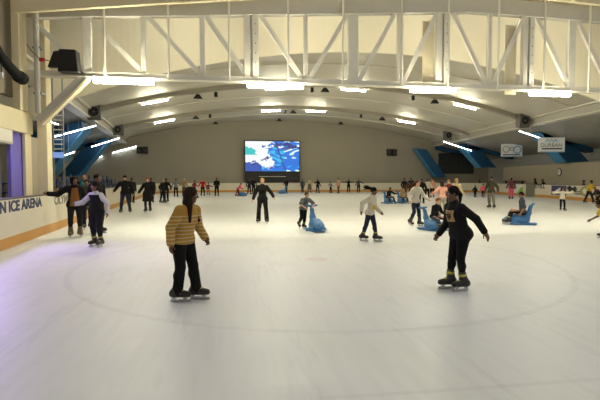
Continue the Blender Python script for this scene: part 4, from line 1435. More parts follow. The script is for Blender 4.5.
b1 = banner((24.45, 33.0, 4.27), 1.95, 1.12, R(-14), 'white hanging banner reading DURBAN in front of the blue strut')
on_banner(b1, 'DURBAN', 0.40, 0, -0.16, M_GREYV, 1.0)
zig = MB()
for a, b in zip([(-0.45, 0.2), (-0.32, 0.44), (-0.16, 0.2), (0.0, 0.44), (0.16, 0.2), (0.30, 0.44)], [(-0.32, 0.44), (-0.16, 0.2), (0.0, 0.44), (0.16, 0.2), (0.30, 0.44), (0.40, 0.2)]):
    zig.bar((a[0], -0.03, a[1]), (b[0], -0.03, b[1]), 0.06, 0.008, up=(0, 1, 0))
zig.build('script_mark', M_LBLUE, b1)
MB().box((0.05, -0.028, -0.30), (1.5, 0.008, 0.10)).build('underline', M_BLACK, b1)
b2 = banner((28.2, 44.0, 4.55), 2.05, 1.30, R(-14), 'pale blue and white hanging banner left of the DURBAN one')
for x, z, r, mm in ((-0.55, 0.1, 0.36, M_YEL), (0.0, 0.15, 0.2, M_GREYV), (0.55, 0.05, 0.42, M_LBLUE)):
    MB().prism([(x + r * math.cos(2 * math.pi * k / 20), -0.027, z + r * math.sin(2 * math.pi * k / 20)) for k in range(20)], (0, -0.006, 0)).build('emblem', mm, b2)
    MB().prism([(x + 0.7 * r * math.cos(2 * math.pi * k / 20), -0.034, z + 0.7 * r * math.sin(2 * math.pi * k / 20)) for k in range(20)], (0, -0.006, 0)).build('emblem_centre', M_SIGN, b2)
MB().box((0, -0.03, -0.45), (1.7, 0.008, 0.10)).build('text_bar', M_NAVY, b2)

# spectators' counter behind the right boards
ct = thing('counter_shelf', 'dark red counter shelf on the right wall behind the boards', 'shelf', (Rb(47) + off_ - 0.2, 47, 1.42), math.atan(-0.17))
MB().box((0, 0, 0), (0.36, 5.0, 0.06)).build('top', C['maroon'], ct)
for y in (-2, 0, 2):
    MB().box((0.08, y, -0.71), (0.2, 0.06, 1.42)).build('bracket', M_DARK, ct)

# paired loudspeakers on the back wall
for x, lab in ((-10.5, 'pair of black loudspeakers on the back wall, left of the big screen'), (21.15, 'pair of black loudspeakers on the back wall, right of the big screen')):
    t = thing('wall_speaker', lab, 'loudspeaker', (x, FAR - 0.02, 5.15))
    for s in (-1, 1):
        c = MB().box((s * 0.36, -0.30, 0), (0.58, 0.46, 0.84)).build('cabinet', M_BLACK, t, bevel=0.03)
        MB().tube([(s * 0.36, -0.535, 0), (s * 0.36, -0.55, 0)], [0.22, 0.20], 18).build('cone', M_DARK, c)
    MB().box((0, -0.04, 0), (0.8, 0.10, 0.2)).build('wall_bracket', M_DARK, t)

# ------------------------------------------------------------------ the big screen
sx0, sx1, sz0, sz1, sy = 1.94, 8.72, 2.62, 6.36, 59.0
W_, H_ = sx1 - sx0, sz1 - sz0
scn = thing('video_screen', 'large lit video screen showing a blue wave on the back wall', 'screen', ((sx0 + sx1) / 2, sy, sz0))
fr_ = MB()
fr_.box((0, 0.25, H_ / 2), (W_ + 0.24, 0.5, H_ + 0.24))
fr_.build('frame', M_BLACK, scn, bevel=0.03)
NXs, NZs = 112, 62
ms = MB()
cols = []


def picture(u, v):
    """u 0..1 to the right, v 0..1 up: white spray over blue water, a dark mast and ridge"""
    w = 0.03 * math.sin(u * 23 + v * 9) + 0.02 * math.sin(u * 57 - v * 31) + 0.015 * math.sin(u * 91 + v * 71)
    w2 = 0.5 * math.sin(u * 17 + 3 * math.sin(v * 13)) * math.sin(v * 19 + 2 * math.sin(u * 11))
    white, blue, cyan, deep, teal = (0.92, 0.97, 1.0), (0.01, 0.17, 0.72), (0.03, 0.52, 0.86), (0.01, 0.03, 0.22), (0.03, 0.55, 0.56)
    c = white
    if u > 0.46 + w + 0.05 * math.sin(v * 7) or v < 0.10 + w:
        c = blue if w2 < 0.16 else cyan
        if u > 0.72 and w2 > 0.30:
            c = white
    if u < 0.20 + w and 0.55 < v < 0.78 + w:
        c = teal
    if 0.86 + w > v > 0.82 - 0.5 * abs(u - 0.5) + w and u > 0.30 and v > 0.62 + 0.3 * (u - 0.4) * (1 if u > 0.75 else 0):
        c = (0.03, 0.10, 0.40) if w2 > -0.1 else white
    if u > 0.55 and abs(v - (0.90 - 0.38 * (u - 0.62) ** 2 - 0.16 * max(0, u - 0.7))) < 0.055 + w:
        c = deep
    mx_ = 0.58 + (0.84 - v) * 0.20
    if abs(u - mx_) < 0.010 and v < 0.84:
        c = deep
    if v < 0.22 + 0.10 * math.sin(u * 9 + 1) + w and u < 0.30:
        c = (0.03, 0.09, 0.46)
    if ((u - 0.17) / 0.07) ** 2 + ((v - 0.25) / 0.11) ** 2 < 1 and w2 < 0.2:
        c = (0.02, 0.04, 0.26)
    if abs(v - 0.42 - 0.25 * (u - 0.36) - w) < 0.026 and 0.28 < u < 0.45:
        c = (0.06, 0.03, 0.20)
    if abs(v - 0.13 - 0.5 * (u - 0.45) ** 2 - w) < 0.02 and 0.24 < u < 0.60:
        c = (0.01, 0.06, 0.40)
    return c


for j in range(NZs):
    for i in range(NXs):
        a, b = -W_ / 2 + W_ * i / NXs, -W_ / 2 + W_ * (i + 1) / NXs
        e, f = H_ * j / NZs, H_ * (j + 1) / NZs
        n = len(ms.v)
        ms.v += [(a, -0.01, e), (b, -0.01, e), (b, -0.01, f), (a, -0.01, f)]
        ms.f.append((n, n + 1, n + 2, n + 3))
        cols.append(picture((i + 0.5) / NXs, (j + 0.5) / NZs))
n0 = len(ms.f)
ms.box((0, 0.005, H_ / 2), (W_, 0.02, H_))
sm = bpy.data.materials.new('screen_picture'); sm.use_nodes = True
nt = sm.node_tree; pb = nt.nodes['Principled BSDF']
at = nt.nodes.new('ShaderNodeAttribute'); at.attribute_name = 'picture'
nt.links.new(at.outputs['Color'], pb.inputs['Emission Color'])
pb.inputs['Emission Strength'].default_value = 1.0
pb.inputs['Base Color'].default_value = (0.02, 0.02, 0.02, 1); pb.inputs['Roughness'].default_value = 0.4
so = ms.build('display', sm, scn)
ca = so.data.color_attributes.new('picture', 'FLOAT_COLOR', 'CORNER')
for p in so.data.polygons:
    c = cols[p.index] if p.index < len(cols) else (0, 0, 0)
    for li in p.loop_indices:
        ca.data[li].color = (*c, 1)
MB().box((0, 0.25, -0.76), (W_ + 0.2, 0.46, 1.3)).build('base_cabinet', M_BLACK, scn, bevel=0.03)
MB().box((0.0, 0.01, -0.66), (3.4, 0.02, 0.08)).build('caption_bar', M_STEELG, scn)
for x in (-2.6, 2.5):
    MB().box((x, 0.01, -0.86), (1.3, 0.02, 0.12)).build('caption_bar', M_DARK, scn)
for x in (-3.1, 3.1):
    MB().box((x, 0.3, -1.98), (0.2, 0.3, 1.3)).build('leg', M_DARK, scn)

# ------------------------------------------------------------------ purple party light on the left gallery
pl = thing('party_light', 'small purple party spotlight under the left gallery beam', 'spotlight', (-6.15, 12.6, 2.98))
MB().tube([(0, 0, -0.02), (0.04, 0, -0.20)], [0.07, 0.09], 12).build('lamp_head', M_BLACK, pl)
MB().box((-0.08, 0, 0.06), (0.36, 0.10, 0.16)).build('yoke', M_DARK, pl)
def spot(name, loc, target, energy, col, size, blend=0.8, rad=0.08):
    ld_ = bpy.data.lights.new(name, 'SPOT'); ld_.energy = energy; ld_.color = col; ld_.spot_size = R(size); ld_.spot_blend = blend; ld_.shadow_soft_size = rad
    o = bpy.data.objects.new(name, ld_); COL.objects.link(o)
    o.location = loc
    o.rotation_euler = (V(target) - V(loc)).to_track_quat('-Z', 'Y').to_euler()
    return o
spot('purple_beam', (-6.05, 12.6, 2.72), (-3.4, 10.2, 0), 480, (0.42, 0.28, 1.0), 95, 1.0, 0.3)
spot('purple_wall_wash', (-5.95, 14.6, 2.85), (-6.4, 15.5, 1.4), 16, (0.36, 0.28, 1.0), 70, 0.8, 0.05)
# ------------------------------------------------------------------ skating aids: blue seal-shaped sleds with a raised tail to hold on to
def skating_aid(label, pos, rz, scale=1.0, res=0.016, group='blue seal skating aids'):
    t = thing('skating_aid', label, 'skating aid', pos, R(rz) - math.atan2(pos.x, pos.y), group)
    k = scale
    p = lambda x, f, z: V((x * k, -f * k, z * k))
    X = [('ell', p(0, 0.02, 0.20), (0.22 * k, 0.38 * k, 0.18 * k), None, 0.03),
         ('cap', p(0, -0.10, 0.21), p(0, 0.18, 0.22), 0.17 * k, 0.18 * k, 0.08 * k),
         ('ell', p(0, 0.38, 0.20), (0.15 * k, 0.17 * k, 0.14 * k), None, 0.08 * k),
         ('ell', p(0, 0.51, 0.18), (0.09 * k, 0.09 * k, 0.075 * k), None, 0.05 * k),
         ('ell', p(0, 0.04, 0.38), (0.14 * k, 0.12 * k, 0.05 * k), None, 0.05 * k),
         ('cap', p(0, -0.22, 0.20), p(0, -0.34, 0.46), 0.15 * k, 0.095 * k, 0.10 * k),
         ('cap', p(0, -0.34, 0.46), p(0, -0.40, 0.70), 0.095 * k, 0.065 * k, 0.06 * k),
         ('cap', p(0, -0.40, 0.70), p(0, -0.48, 0.82), 0.065 * k, 0.05 * k, 0.04 * k),
         ('cut', V((0, 0, -1)), -0.03 * k)]
    sdf_obj('seal_body', X, res, M_SEAL, t)
    for s in (-1, 1):
        F = [('cap', p(s * 0.02, -0.47, 0.81), p(s * 0.19, -0.50, 0.84), 0.042 * k, 0.030 * k, 0.02),
             ('ell', p(s * 0.15, -0.50, 0.84), (0.10 * k, 0.05 * k, 0.025 * k), None, 0.02)]
        sdf_obj('tail_fluke', F, res * 0.8, M_SEAL, t)
        F = [('cap', p(s * 0.18, 0.22, 0.12), p(s * 0.34, 0.02, 0.05), 0.07 * k, 0.035 * k, 0.02),
             ('cut', V((0, 0, -1)), -0.012)]
        sdf_obj('flipper', F, res * 0.9, M_SEAL, t)
        MB().box(p(s * 0.15, -0.10, 0.02), (0.05 * k, 0.95 * k, 0.04 * k)).build('runner', M_SEAL, t, bevel=0.008)
        MB().ball(p(s * 0.085, 0.50, 0.25), 0.02 * k, 8, 6).build('eye', M_BLACK, t, smooth=True)
    MB().prism([p(-0.20, -0.62, 0.035), p(0.20, -0.62, 0.035), p(0.22, 0.28, 0.035), p(0, 0.54, 0.035), p(-0.22, 0.28, 0.035)], (0, 0, 0.05 * k)).build('base_plate', M_SEAL, t, bevel=0.01)
    return t


G = ground
J = lambda m, off=0.016, hem=-0.02, sl=1.0, n='jumper': (n, m, off, hem, sl)
T = lambda m, off=0.014, fl=0.0, end=0.97: ('trousers', m, off, fl, end)

# ---- near skaters
yw = person('woman with long dark hair in a mustard striped jumper and black trousers', G(183.5, 300.5), 46, H=1.48, g=1.10, skin='dark', lean=12, side=2, head=(40, -4),
            LF=(0.10, 0.07, 0, 22), RF=(-0.055, -0.02, 0, 25), LA=(0.12, 0.26, -0.82), RA=(0.30, -0.06, -0.92), hair=('longfront', 'brown'),
            top=('jumper', 'mustard_stripe', 0.020, -0.03, 0.96), bottom=T('black_cloth', 0.020, 0.018, 1.0), boots='lime', bust=1.15, elbowL=(0.5, -0.8, -0.3))
bw = person('woman in a black sweatshirt with a gold print, skating with arms spread', G(456.5, 289.5), -58, H=1.48, g=1.34, skin='dark', lean=13, head=(-14, 2), side=0,
            LF=(0.06, -0.035, 0, 6), RF=(-0.05, 0.05, 0, -2), LA=(0.50, -0.48, -0.70), RA=(0.02, 0.34, -0.88), hair=('ponytail', 'black'),
            top=('sweatshirt', 'black_knit', 0.018, -0.045, 0.97), bottom=T('black_cloth', 0.010, 0.0, 0.86), boots='lime', bust=0.8, off=(0, -0.03))
gp = chest_patch(bw, 'gold_print', M_GOLD, 0.20, 0.165, 0.30, 0.018, (8, 8), 0.010)
for x, z, w, h in ((-0.065, 0.30, 0.022, 0.09), (-0.04, 0.325, 0.035, 0.02), (-0.01, 0.30, 0.02, 0.08), (0.025, 0.30, 0.022, 0.09), (0.06, 0.29, 0.03, 0.02), (0.06, 0.32, 0.02, 0.05), (0.0, 0.36, 0.16, 0.009), (0.0, 0.245, 0.16, 0.009)):
    chest_patch(bw, 'print_stroke', C['black_knit'], w, h, z, 0.018, (2, 3), 0.014, x0=x)

person('blond woman in a black suit gliding toward the camera, arms held out', G(262.5, 223), -3, H=1.62, g=1.0, skin='fair', lean=2, head=(10, 0), LF=(0.10, 0.02, 0, 14), RF=(-0.095, -0.02, 0, -14),
       LA=(0.52, 0.14, -0.72), RA=(0.36, 0.10, -0.88), hair=('bun', 'blond'), top=('jacket', 'black_cloth', 0.016, -0.06, 0.95), bottom=T('black_cloth', 0.020, 0.030, 1.0), boots='black')
person('boy in a grey tee shirt leaning on a blue seal skating aid', G(305, 229.5), 28, H=1.20, fem=False, skin='fair', lean=30, head=(6, 6), off=(0, -0.09), LF=(0.05, -0.16, 0, 6), RF=(-0.06, -0.24, 0.06, -4, 35),
       LA=(-0.02, 0.66, -0.56), RA=(0.06, 0.60, -0.62), hair=('short', 'light'), top=J('grey_tee', 0.016, -0.03, 0.42, 'tee_shirt'), bottom=T('black_cloth', 0.016), boots='lime', elbowL=(1.0, -0.3, 0), elbowR=(1.0, -0.3, 0))
skating_aid('blue seal skating aid pushed by the boy in the grey tee shirt', G(316, 231.3), 20, 0.95)
gl = person('girl in a white jumper with blown ponytail skating to the right', G(370, 241.5), 66, H=1.36, g=0.95, skin='dark', lean=8, head=(18, -8), LF=(0.05, 0.11, 0, 8), RF=(-0.05, -0.14, 0.0, 0),
       LA=(0.20, 0.32, -0.84), RA=(0.36, -0.40, -0.72), hair=('blown', 'black'), blow=(0.0, -1.15, 0.0), top=('jumper', 'white_knit', 0.022, -0.05, 0.98), bottom=T('navy_denim', 0.012), boots='lime', bust=0)
chest_patch(gl, 'yellow_print', C['yellow'], 0.16, 0.13, 0.15, 0.022, (5, 5), 0.008)
person('girl with long windblown brown hair in a white top and jeans', G(415, 226), 38, H=1.56, g=0.92, skin='fair', lean=12, head=(10, 4), LF=(0.06, 0.10, 0, 6), RF=(-0.08, -0.06, 0.03, 0, 20),
       LA=(0.30, 0.50, -0.70), RA=(0.36, 0.10, -0.80), hair=('windlong', 'chestnut'), blow=(-1.25, -0.95, 0.0), top=J('white_knit', 0.022, -0.04), bottom=T('navy_denim', 0.010), boots='black')
skating_aid('blue seal skating aid ridden by the red-haired child', G(433, 230.5), 50, 0.86)
person('red-haired child in a black jacket seated on a blue seal', G(434.5, 230.5), 50, H=1.22, fem=False, skin='fair', lean=16, head=(-20, -2), seat=0.45, off=(0, -0.02), LF=(0.15, 0.30, 0.02, 8), RF=(-0.15, 0.32, 0.02, -8),
       LA=(0.16, 0.55, -0.55), RA=(0.16, 0.58, -0.50), hair=('short', 'red'), top=J('black_cloth', 0.022, -0.03), bottom=T('slate', 0.016), boots='lime', kneeL=(0.3, 1, 0.7), kneeR=(-0.3, 1, 0.7))
person('woman in a pink jumper and pale trousers, seen from behind', G(442, 217), 205, H=1.50, g=1.0, skin='fair', lean=8, head=(20, 0), LF=(0.09, 0.03, 0, 10), RF=(-0.09, -0.03, 0, -10),
       LA=(0.55, 0.36, -0.55), RA=(0.55, 0.30, -0.62), hair=('long', 'brown'), top=J('pink_knit', 0.026, -0.01), bottom=T('beige_trouser', 0.022, 0.012), boots='black')
person('fair-haired person in a maroon jumper behind the woman in black', G(449, 214.5), -30, H=1.58, g=1.0, skin='fair', lean=4, head=(-10, 0), hair=('bob', 'light'), top=J('maroon', 0.018), bottom=T('dark_cloth'), boots='black', LA=(0.2, 0.4, -0.8), RA=(0.2, 0.4, -0.8))
person('blond person in a cream top behind the woman in black', G(456, 213), 150, H=1.62, g=1.0, skin='fair', head=(0, 0), hair=('bob', 'blond'), top=J('cream', 0.018, -0.05), bottom=T('grey_trouser'), boots='black', LA=(0.22, 0.2, -0.9), RA=(0.3, 0.3, -0.8))
skating_aid('blue seal skating aid ridden by the boy in a dark grey tee shirt', G(519, 224.6), -84, 0.92)
person('boy in a dark grey tee shirt seated on a blue seal, facing left', G(520, 224.6), -84, H=1.50, fem=False, skin='mid', lean=4, head=(-4, -6), seat=0.465, off=(0, -0.05), LF=(0.13, 0.29, 0.03, 5), RF=(-0.13, 0.27, 0.03, -5),
       LA=(0.14, 0.10, -0.92), RA=(0.14, 0.10, -0.92), hair=('short', 'black'), top=J('slate', 0.018, -0.03, 0.45, 'tee_shirt'), bottom=T('black_cloth', 0.016), boots='lime', kneeL=(0.1, 0.8, 1.0), kneeR=(-0.1, 0.8, 1.0))
person('man in an olive jacket and grey trousers, skating left', G(491, 208.3), -22, H=1.72, g=1.02, fem=False, skin='dark', lean=4, head=(-14, 0), LF=(0.12, 0.05, 0, 8), RF=(-0.07, -0.04, 0, -14), LA=(0.34, -0.04, -0.86), RA=(0.26, 0.10, -0.92),
       hair=('short', 'black'), top=('jacket', 'olive', 0.026, -0.05, 0.98), bottom=T('grey_trouser', 0.022), boots='black')
person('small child in a bright pink top and black leggings by the right boards', G(483, 198), 172, H=1.14, g=1.0, skin='dark', head=(0, 0), hair=('short', 'black'), top=J('hot_pink', 0.024, -0.02), bottom=T('black_cloth'), LA=(0.3, 0.2, -0.8), RA=(0.3, 0.2, -0.8))
person('small child dressed all in black beside the child in pink', G(475, 197.6), 150, H=0.98, g=1.0, fem=False, skin='dark', hair=('short', 'black'), top=J('black_cloth', 0.024, -0.04), bottom=T('black_cloth'), LA=(0.35, 0.1, -0.8), RA=(0.2, 0.2, -0.85))
person('person in bright pink trousers and a dark cap at the right boards', G(511, 199.5), 186, H=1.66, g=1.0, skin='mid', hair=('cap', 'dark_cloth'), top=J('plum', 0.026, -0.02, 1.0, 'jacket'), bottom=T('pink_trouser', 0.026), LA=(0.30, 0.1, -0.85), RA=(0.25, 0.1, -0.9))
person('child in a white top with both arms stretched out sideways', G(562, 211), 4, H=1.12, g=0.95, skin='mid', lean=4, head=(20, 0), hair=('puffy', 'black'), top=J('white_knit', 0.024, -0.04), bottom=T('black_cloth', 0.010), LA=(0.96, 0.1, 0.06), RA=(0.95, 0.1, 0.02), LF=(0.10, 0, 0, 40), RF=(-0.06, 0.02, 0, -5))
person('person in a yellow top leaning forward by the right boards', G(589, 203.6), 60, H=1.50, g=1.0, fem=False, skin='dark', lean=14, head=(0, 5), hair=('short', 'black'), top=J('yellow', 0.022, 0.0, 0.45, 'tee_shirt'), bottom=T('dark_cloth', 0.020), LF=(0.08, 0.16, 0, 0), RF=(-0.08, -0.17, 0, 0), LA=(0.1, 0.5, -0.7), RA=(0.2, 0.2, -0.85))
person('dark-clad person crouching at the right edge of the ice', G(600.5, 203), -70, H=1.50, g=1.0, fem=False, skin='dark', lean=40, drop=0.20, head=(0, -10), hair=('short', 'black'), top=J('dark_cloth', 0.022, -0.02), bottom=T('black_cloth', 0.018), LF=(0.08, 0.14, 0, 0), RF=(-0.08, -0.08, 0, 0), LA=(0.1, 0.6, -0.6), RA=(0.1, 0.6, -0.6))
person('child in a yellow vest bending forward at the right edge', G(607.5, 238), -72, H=1.32, g=1.0, fem=False, skin='dark', lean=62, drop=0.10, off=(0, -0.14), head=(0, 20), hair=('short', 'black'), top=J('yellow', 0.022, -0.02, 0.30, 'vest'), bottom=T('black_cloth', 0.018),
       LF=(0.08, 0.10, 0, 0), RF=(-0.08, -0.10, 0, 0), LA=(0.10, 0.10, -0.88), RA=(0.14, 0.58, -0.72), boots='lime')

# ---- left side
person('person in a black jacket over a rust shirt holding the left boards', G(75.5, 237), 2, H=1.66, g=1.12, fem=False, skin='dark', lean=3, head=(16, -4), hair=('puffy', 'black'), top=('jacket', 'black_cloth', 0.032, -0.06, 0.98), bottom=T('black_denim', 0.014, 0.0, 0.78), boots='tan', extra_top=('shirt_front', 'rust_shirt', 0.007, -0.03, 0.062),
       RA=(0.88, 0.05, -0.26), LA=(0.24, 0.02, -0.92), LF=(0.075, 0, 0, 8), RF=(-0.075, 0.0, 0, -10), elbowR=(0.2, -0.5, -0.8))
person('skater with white sleeves and dark vest reaching toward the left boards', G(97.5, 246.5), -38, H=1.50, g=1.0, fem=True, skin='dark', lean=4, head=(-24, -4), hair=('bob', 'black'), top=J('white_shirt', 0.020, -0.02, 0.98, 'shirt'), bottom=T('black_denim', 0.016, 0.0, 0.84), boots='lime', bust=0, extra_top=('vest', 'black_denim', 0.008, -0.035),
       RA=(0.42, 0.62, -0.42), LA=(0.26, -0.14, -0.88), LF=(0.08, 0.02, 0, 12), RF=(-0.07, -0.02, 0, -8))
person('tall man in black standing behind the skater with white sleeves', G(98, 233), 40, H=1.74, g=1.05, fem=False, skin='dark', head=(20, 0), hair=('short', 'black'), top=J('black_cloth', 0.024, -0.04), bottom=T('black_denim', 0.018), LA=(0.14, 0.1, -0.95), RA=(0.14, 0.1, -0.95))
person('dark-haired person between the two left skaters, in grey', G(87.5, 229), 10, H=1.56, g=1.0, fem=True, skin='dark', head=(-10, 0), hair=('bob', 'black'), top=J('dark_cloth', 0.022, -0.03), bottom=T('black_denim', 0.018), LA=(0.14, 0.1, -0.95), RA=(0.14, 0.1, -0.95))
person('man in a black jacket and flat cap with jeans by left boards', G(125.5, 213), -6, H=1.76, g=1.12, fem=False, skin='fair', lean=2, head=(-6, -6), hair=('cap', 'black_cloth'), top=('jacket', 'black_cloth', 0.030, -0.04, 0.98), bottom=T('navy_denim', 0.022), LF=(0.12, 0, 0, 8), RF=(-0.12, 0.0, 0, -8),
       RA=(0.52, 0.10, -0.70), LA=(0.30, 0.08, -0.90))
person('dark-clad person close behind the man in the flat cap', G(132, 203.5), 10, H=1.66, g=1.05, fem=False, skin='dark', hair=('short', 'black'), top=J('dark_cloth', 0.026, -0.04, 1.0, 'jacket'), bottom=T('black_denim', 0.018))
person('woman in a long black coat with reddish hair, left of centre', G(148, 212), -14, H=1.66, g=1.05, skin='fair', lean=2, head=(0, 0), hair=('bob', 'red'), top=('coat', 'black_cloth', 0.032, -0.24, 0.98), bottom=T('black_denim', 0.010), LF=(0.06, -0.03, 0, 6), RF=(-0.06, 0.04, 0, -6),
       RA=(0.48, 0.12, -0.76), LA=(0.28, 0.05, -0.9))
person('person in dark clothes just behind the woman in the long coat', G(151.5, 203), 5, H=1.66, g=1.0, fem=False, skin='dark', hair=('short', 'black'), top=J('dark_cloth', 0.024, -0.04), bottom=T('black_denim', 0.018))

# ---- far skaters along the back, left to right
far = [
 (162.3, 202.8, 60, 1.58, 'grey-haired skater in a black coat, leading a pair on the left', 'grey', 'short', 'black_cloth', 'black_cloth', 'fair', (0.25, 0.1, -0.9), (0.4, 0.1, -0.8), True),
 (166.5, 202.2, -20, 1.62, 'skater in black with dark jeans, second of the left pair', 'black', 'short', 'black_cloth', 'navy_denim', 'dark', (0.35, 0.1, -0.85), (0.2, 0.2, -0.9), False),
 (176.0, 197.2, 5, 1.62, 'far skater in a grey top and black trousers on the left', 'black', 'short', 'grey_fleece', 'black_denim', 'dark', (0.7, 0.1, -0.5), (0.3, 0.1, -0.85), False),
 (184.3, 196.4, 0, 1.60, 'far skater in a white hat and tan jacket', 'white_knit', 'hat', 'tan', 'olive', 'fair', (0.3, 0.2, -0.85), (0.6, 0.1, -0.6), True),
 (194.5, 195.0, 60, 1.42, 'far child in a maroon top left of the red jacket', 'black', 'short', 'maroon', 'black_cloth', 'mid', (0.4, 0.4, -0.6), (0.6, 0.1, -0.6), True),
 (202.8, 196.2, 10, 1.60, 'far skater in a bright red jacket', 'brown', 'bob', 'red_cloth', 'black_cloth', 'fair', (0.35, 0.2, -0.8), (0.45, 0.1, -0.75), True),
 (208.3, 195.3, 20, 1.18, 'small far child in plum between the red jacket and the man in black', 'black', 'short', 'plum', 'tan', 'dark', (0.85, 0.1, -0.3), (0.3, 0.1, -0.8), True),
 (216.8, 196.6, 0, 1.70, 'far man all in black with hands together, standing alone', 'black', 'short', 'black_cloth', 'black_cloth', 'dark', (-0.05, 0.42, -0.62), (-0.05, 0.42, -0.62), False),
 (249.2, 194.6, 20, 1.62, 'far skater in navy behind the blond woman, left one', 'black', 'short', 'navy_denim', 'black_denim', 'dark', (0.3, 0.1, -0.9), (0.3, 0.1, -0.9), False),
 (253.6, 194.4, -20, 1.66, 'far skater in black behind the blond woman, right one', 'black', 'short', 'black_cloth', 'black_denim', 'dark', (0.3, 0.1, -0.9), (0.3, 0.1, -0.9), False),
 (286.4, 193.0, -40, 1.60, 'far skater in black pushing a seal below the big screen', 'black', 'short', 'black_cloth', 'black_denim', 'dark', (0.1, 0.5, -0.6), (0.1, 0.5, -0.6), False),
 (302.6, 192.6, -30, 1.56, 'far skater in navy first of the row right of the screen', 'black', 'short', 'slate', 'navy_denim', 'dark', (0.3, 0.2, -0.85), (0.2, 0.1, -0.9), False),
 (309.6, 192.8, 0, 1.62, 'far skater in cream with a long taupe skirt', 'light', 'bob', 'cream', None, 'fair', (0.3, 0.2, -0.85), (0.3, 0.2, -0.85), True),
 (317.6, 193.3, 30, 1.60, 'far skater in black with one arm out, right of the long skirt', 'black', 'short', 'black_cloth', 'dark_cloth', 'dark', (0.3, 0.1, -0.9), (0.6, 0.5, -0.4), False),
 (330.6, 193.2, 60, 1.28, 'far child in grey leaning with one arm back', 'brown', 'short', 'grey_fleece', 'black_cloth', 'fair', (0.2, 0.5, -0.6), (0.7, -0.2, -0.4), True),
 (338.6, 193.4, -60, 1.66, 'far skater in a pale pink outfit', 'brown', 'bun', 'pink_knit', 'plum', 'fair', (0.2, 0.2, -0.9), (0.35, 0.2, -0.8), True),
 (348.6, 191.9, 0, 1.58, 'far skater in black with both arms out on the boards', 'black', 'short', 'black_cloth', 'black_cloth', 'dark', (0.9, 0.1, -0.1), (0.9, 0.1, -0.1), False),
 (358.6, 191.9, -10, 1.60, 'far skater in dark grey leaning on the far boards', 'black', 'short', 'slate', 'black_cloth', 'mid', (0.8, 0.1, -0.3), (0.3, 0.2, -0.8), False),
 (404.2, 197.3, 30, 1.66, 'far skater in black behind the windblown hair, left one', 'black', 'short', 'black_cloth', 'black_denim', 'dark', (0.3, 0.1, -0.9), (0.3, 0.3, -0.8), False),
 (411.0, 194.8, -10, 1.72, 'far skater in black behind the windblown hair, right one', 'black', 'short', 'dark_cloth', 'black_denim', 'dark', (0.3, 0.1, -0.9), (0.3, 0.1, -0.9), False),
 (421.6, 204.0, 0, 1.60, 'skater with black hair and clothes right of the windblown girl', 'black', 'bob', 'black_cloth', 'black_denim', 'dark', (0.3, 0.1, -0.9), (0.2, 0.1, -0.9), True),
 (427.0, 199.0, 10, 1.58, 'far skater in a white top with dark trousers', 'black', 'short', 'white_knit', 'black_cloth', 'dark', (0.4, 0.1, -0.8), (0.4, 0.1, -0.8), False),
 (432.2, 198.0, -10, 1.60, 'far skater in a pale pink top with fair hair', 'light', 'bob', 'pink_knit', 'black_cloth', 'fair', (0.3, 0.1, -0.9), (0.3, 0.1, -0.9), True),
]
for (px, py, rz, H, lab, hm, hst, tm, bmn, sk, LA, RA, fem) in far:
    skirt = bmn is None
    person(lab, G(px, max(py, 193.0)), rz, H=H, g=1.05, fem=fem, skin=sk, lean=4, hair=(hst, hm), bust=0.0,
           top=J(tm, 0.024, -0.02) if not skirt else J('cream', 0.024, 0.02),
           bottom=T(bmn, 0.018) if not skirt else None, LA=LA, RA=RA, LF=(0.08, 0.05, 0, 8), RF=(-0.08, -0.04, 0, -8))
    if skirt:
        rt = [o for o in bpy.data.objects if o.get('label') == lab][0]
        X = [('cap', V((0, 0, 0.62 * H)), V((0, 0, 0.22 * H)), 0.11 * H, 0.17 * H, 0.05), ('cut', V((0, 0, -1)), -0.24 * H), ('cut', V((0, 0, 1)), 0.66 * H)]
        sdf_obj('skirt', X, 0.027, C['skirt_taupe'], rt)

# seals and their riders in the distance
skating_aid('small far blue seal under the child in pink', G(241.5, 196.2), 80, 0.95, 0.025)
person('far child in hot pink leaning on a small blue seal', G(239.5, 196.4), 80, H=1.25, g=1.0, skin='mid', lean=35, off=(0, -0.10), hair=('short', 'brown'), top=J('hot_pink', 0.024, -0.02), bottom=T('maroon', 0.018), LA=(0.1, 0.6, -0.6), RA=(0.1, 0.6, -0.6), LF=(0.06, -0.1, 0, 5), RF=(-0.06, -0.28, 0, -5), bust=0)
skating_aid('far blue seal skating aid below the big screen', G(282.6, 193.6), -60, 1.0, 0.026)
skating_aid('blue seal on the left of a close pair, under a child in black', G(388, 203.6), 36, 0.95, 0.016)
person('child in black seated on the left seal of a close pair', G(388.6, 203.6), 40, H=1.36, g=1.05, fem=False, skin='dark', lean=22, seat=0.46, off=(0, -0.02), head=(10, 6), hair=('short', 'black'), top=J('black_cloth', 0.026, -0.03), bottom=T('black_cloth', 0.018), LA=(0.5, 0.6, -0.3), RA=(0.1, 0.62, -0.5), LF=(0.15, 0.27, 0.02, 5), RF=(-0.15, 0.27, 0.02, -5), kneeL=(0.3, 1, 0.7), kneeR=(-0.3, 1, 0.7))
skating_aid('blue seal on the right of a close pair, under a child in tan', G(401.5, 203.4), 36, 0.95, 0.016)
person('child in tan seated on the right seal of a close pair', G(402.2, 203.4), 40, H=1.28, g=1.0, skin='fair', lean=14, seat=0.46, off=(0, -0.02), head=(0, 6), hair=('bob', 'light'), top=J('tan', 0.024, -0.03), bottom=T('black_cloth', 0.018), LA=(0.1, 0.62, -0.55), RA=(0.1, 0.62, -0.55), LF=(0.15, 0.28, 0.02, 5), RF=(-0.15, 0.28, 0.02, -5), bust=0, kneeL=(0.3, 1, 0.7), kneeR=(-0.3, 1, 0.7))

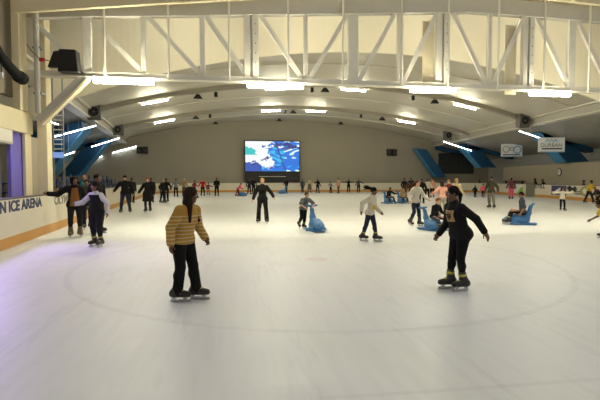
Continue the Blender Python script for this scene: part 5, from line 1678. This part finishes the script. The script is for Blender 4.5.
# ---- spectators behind the boards
def at_depth(px, y_, side):
    """point on the floor behind the boards, on the line of sight through column px at depth y_"""
    u = (px - 300) / 470
    a = math.atan(u) + YAW
    return V((math.tan(a) * y_, y_, 0))
def watcher(lab, px, y_, rz, H, hair, tm, sk, fem=True, lean=0, base=0.0, **k):
    p = at_depth(px, y_, 0); p.z = base
    return person(lab, p, rz, H=H, g=1.08, fem=fem, skin=sk, hair=hair, bust=0, lean=lean, top=J(tm, 0.024, -0.03), bottom=T('black_denim', 0.018), skates=False, res=0.024, **k)
watcher('child in a red top watching from behind the left boards', 56, 19.6, 60, 1.36, ('short', 'black'), 'red_cloth', 'mid', LA=(0.2, 0.4, -0.8), RA=(0.2, 0.4, -0.8))
watcher('bald spectator in a teal shirt behind the left boards', 84.5, 24.5, 60, 1.86, ('short', 'skin_fair'), 'teal', 'fair', fem=False)
watcher('dark spectator leaning on the counter behind the right boards, leftmost', 481, 53.5, -80, 1.64, ('short', 'black'), 'black_cloth', 'dark', fem=False, lean=24)
watcher('dark spectator behind the right boards left of the clock, first', 536.5, 41.0, -84, 1.74, ('bob', 'black'), 'black_cloth', 'dark', lean=14)
watcher('dark spectator behind the right boards left of the clock, second', 545, 39.6, -70, 1.66, ('short', 'black'), 'dark_cloth', 'dark', fem=False, lean=20)
watcher('spectator with short black hair behind the right boards near the emblem', 583.5, 33.2, -80, 1.56, ('short', 'black'), 'maroon', 'dark', fem=False)

# ------------------------------------------------------------------ world and view
w = bpy.data.worlds.new('world'); SC.world = w; w.use_nodes = True
w.node_tree.nodes['Background'].inputs[0].default_value = (0.05, 0.05, 0.05, 1)
w.node_tree.nodes['Background'].inputs[1].default_value = 0.2
SC.view_settings.view_transform = 'Standard'
SC.view_settings.look = 'None'
SC.view_settings.exposure = 0.0
SC.view_settings.gamma = 1.0
SC.view_settings.use_curve_mapping = False
SC.cycles.use_denoising = True
SC.cycles.max_bounces = 8
SC.cycles.diffuse_bounces = 5
SC.cycles.glossy_bounces = 3
SC.cycles.sample_clamp_indirect = 4.0
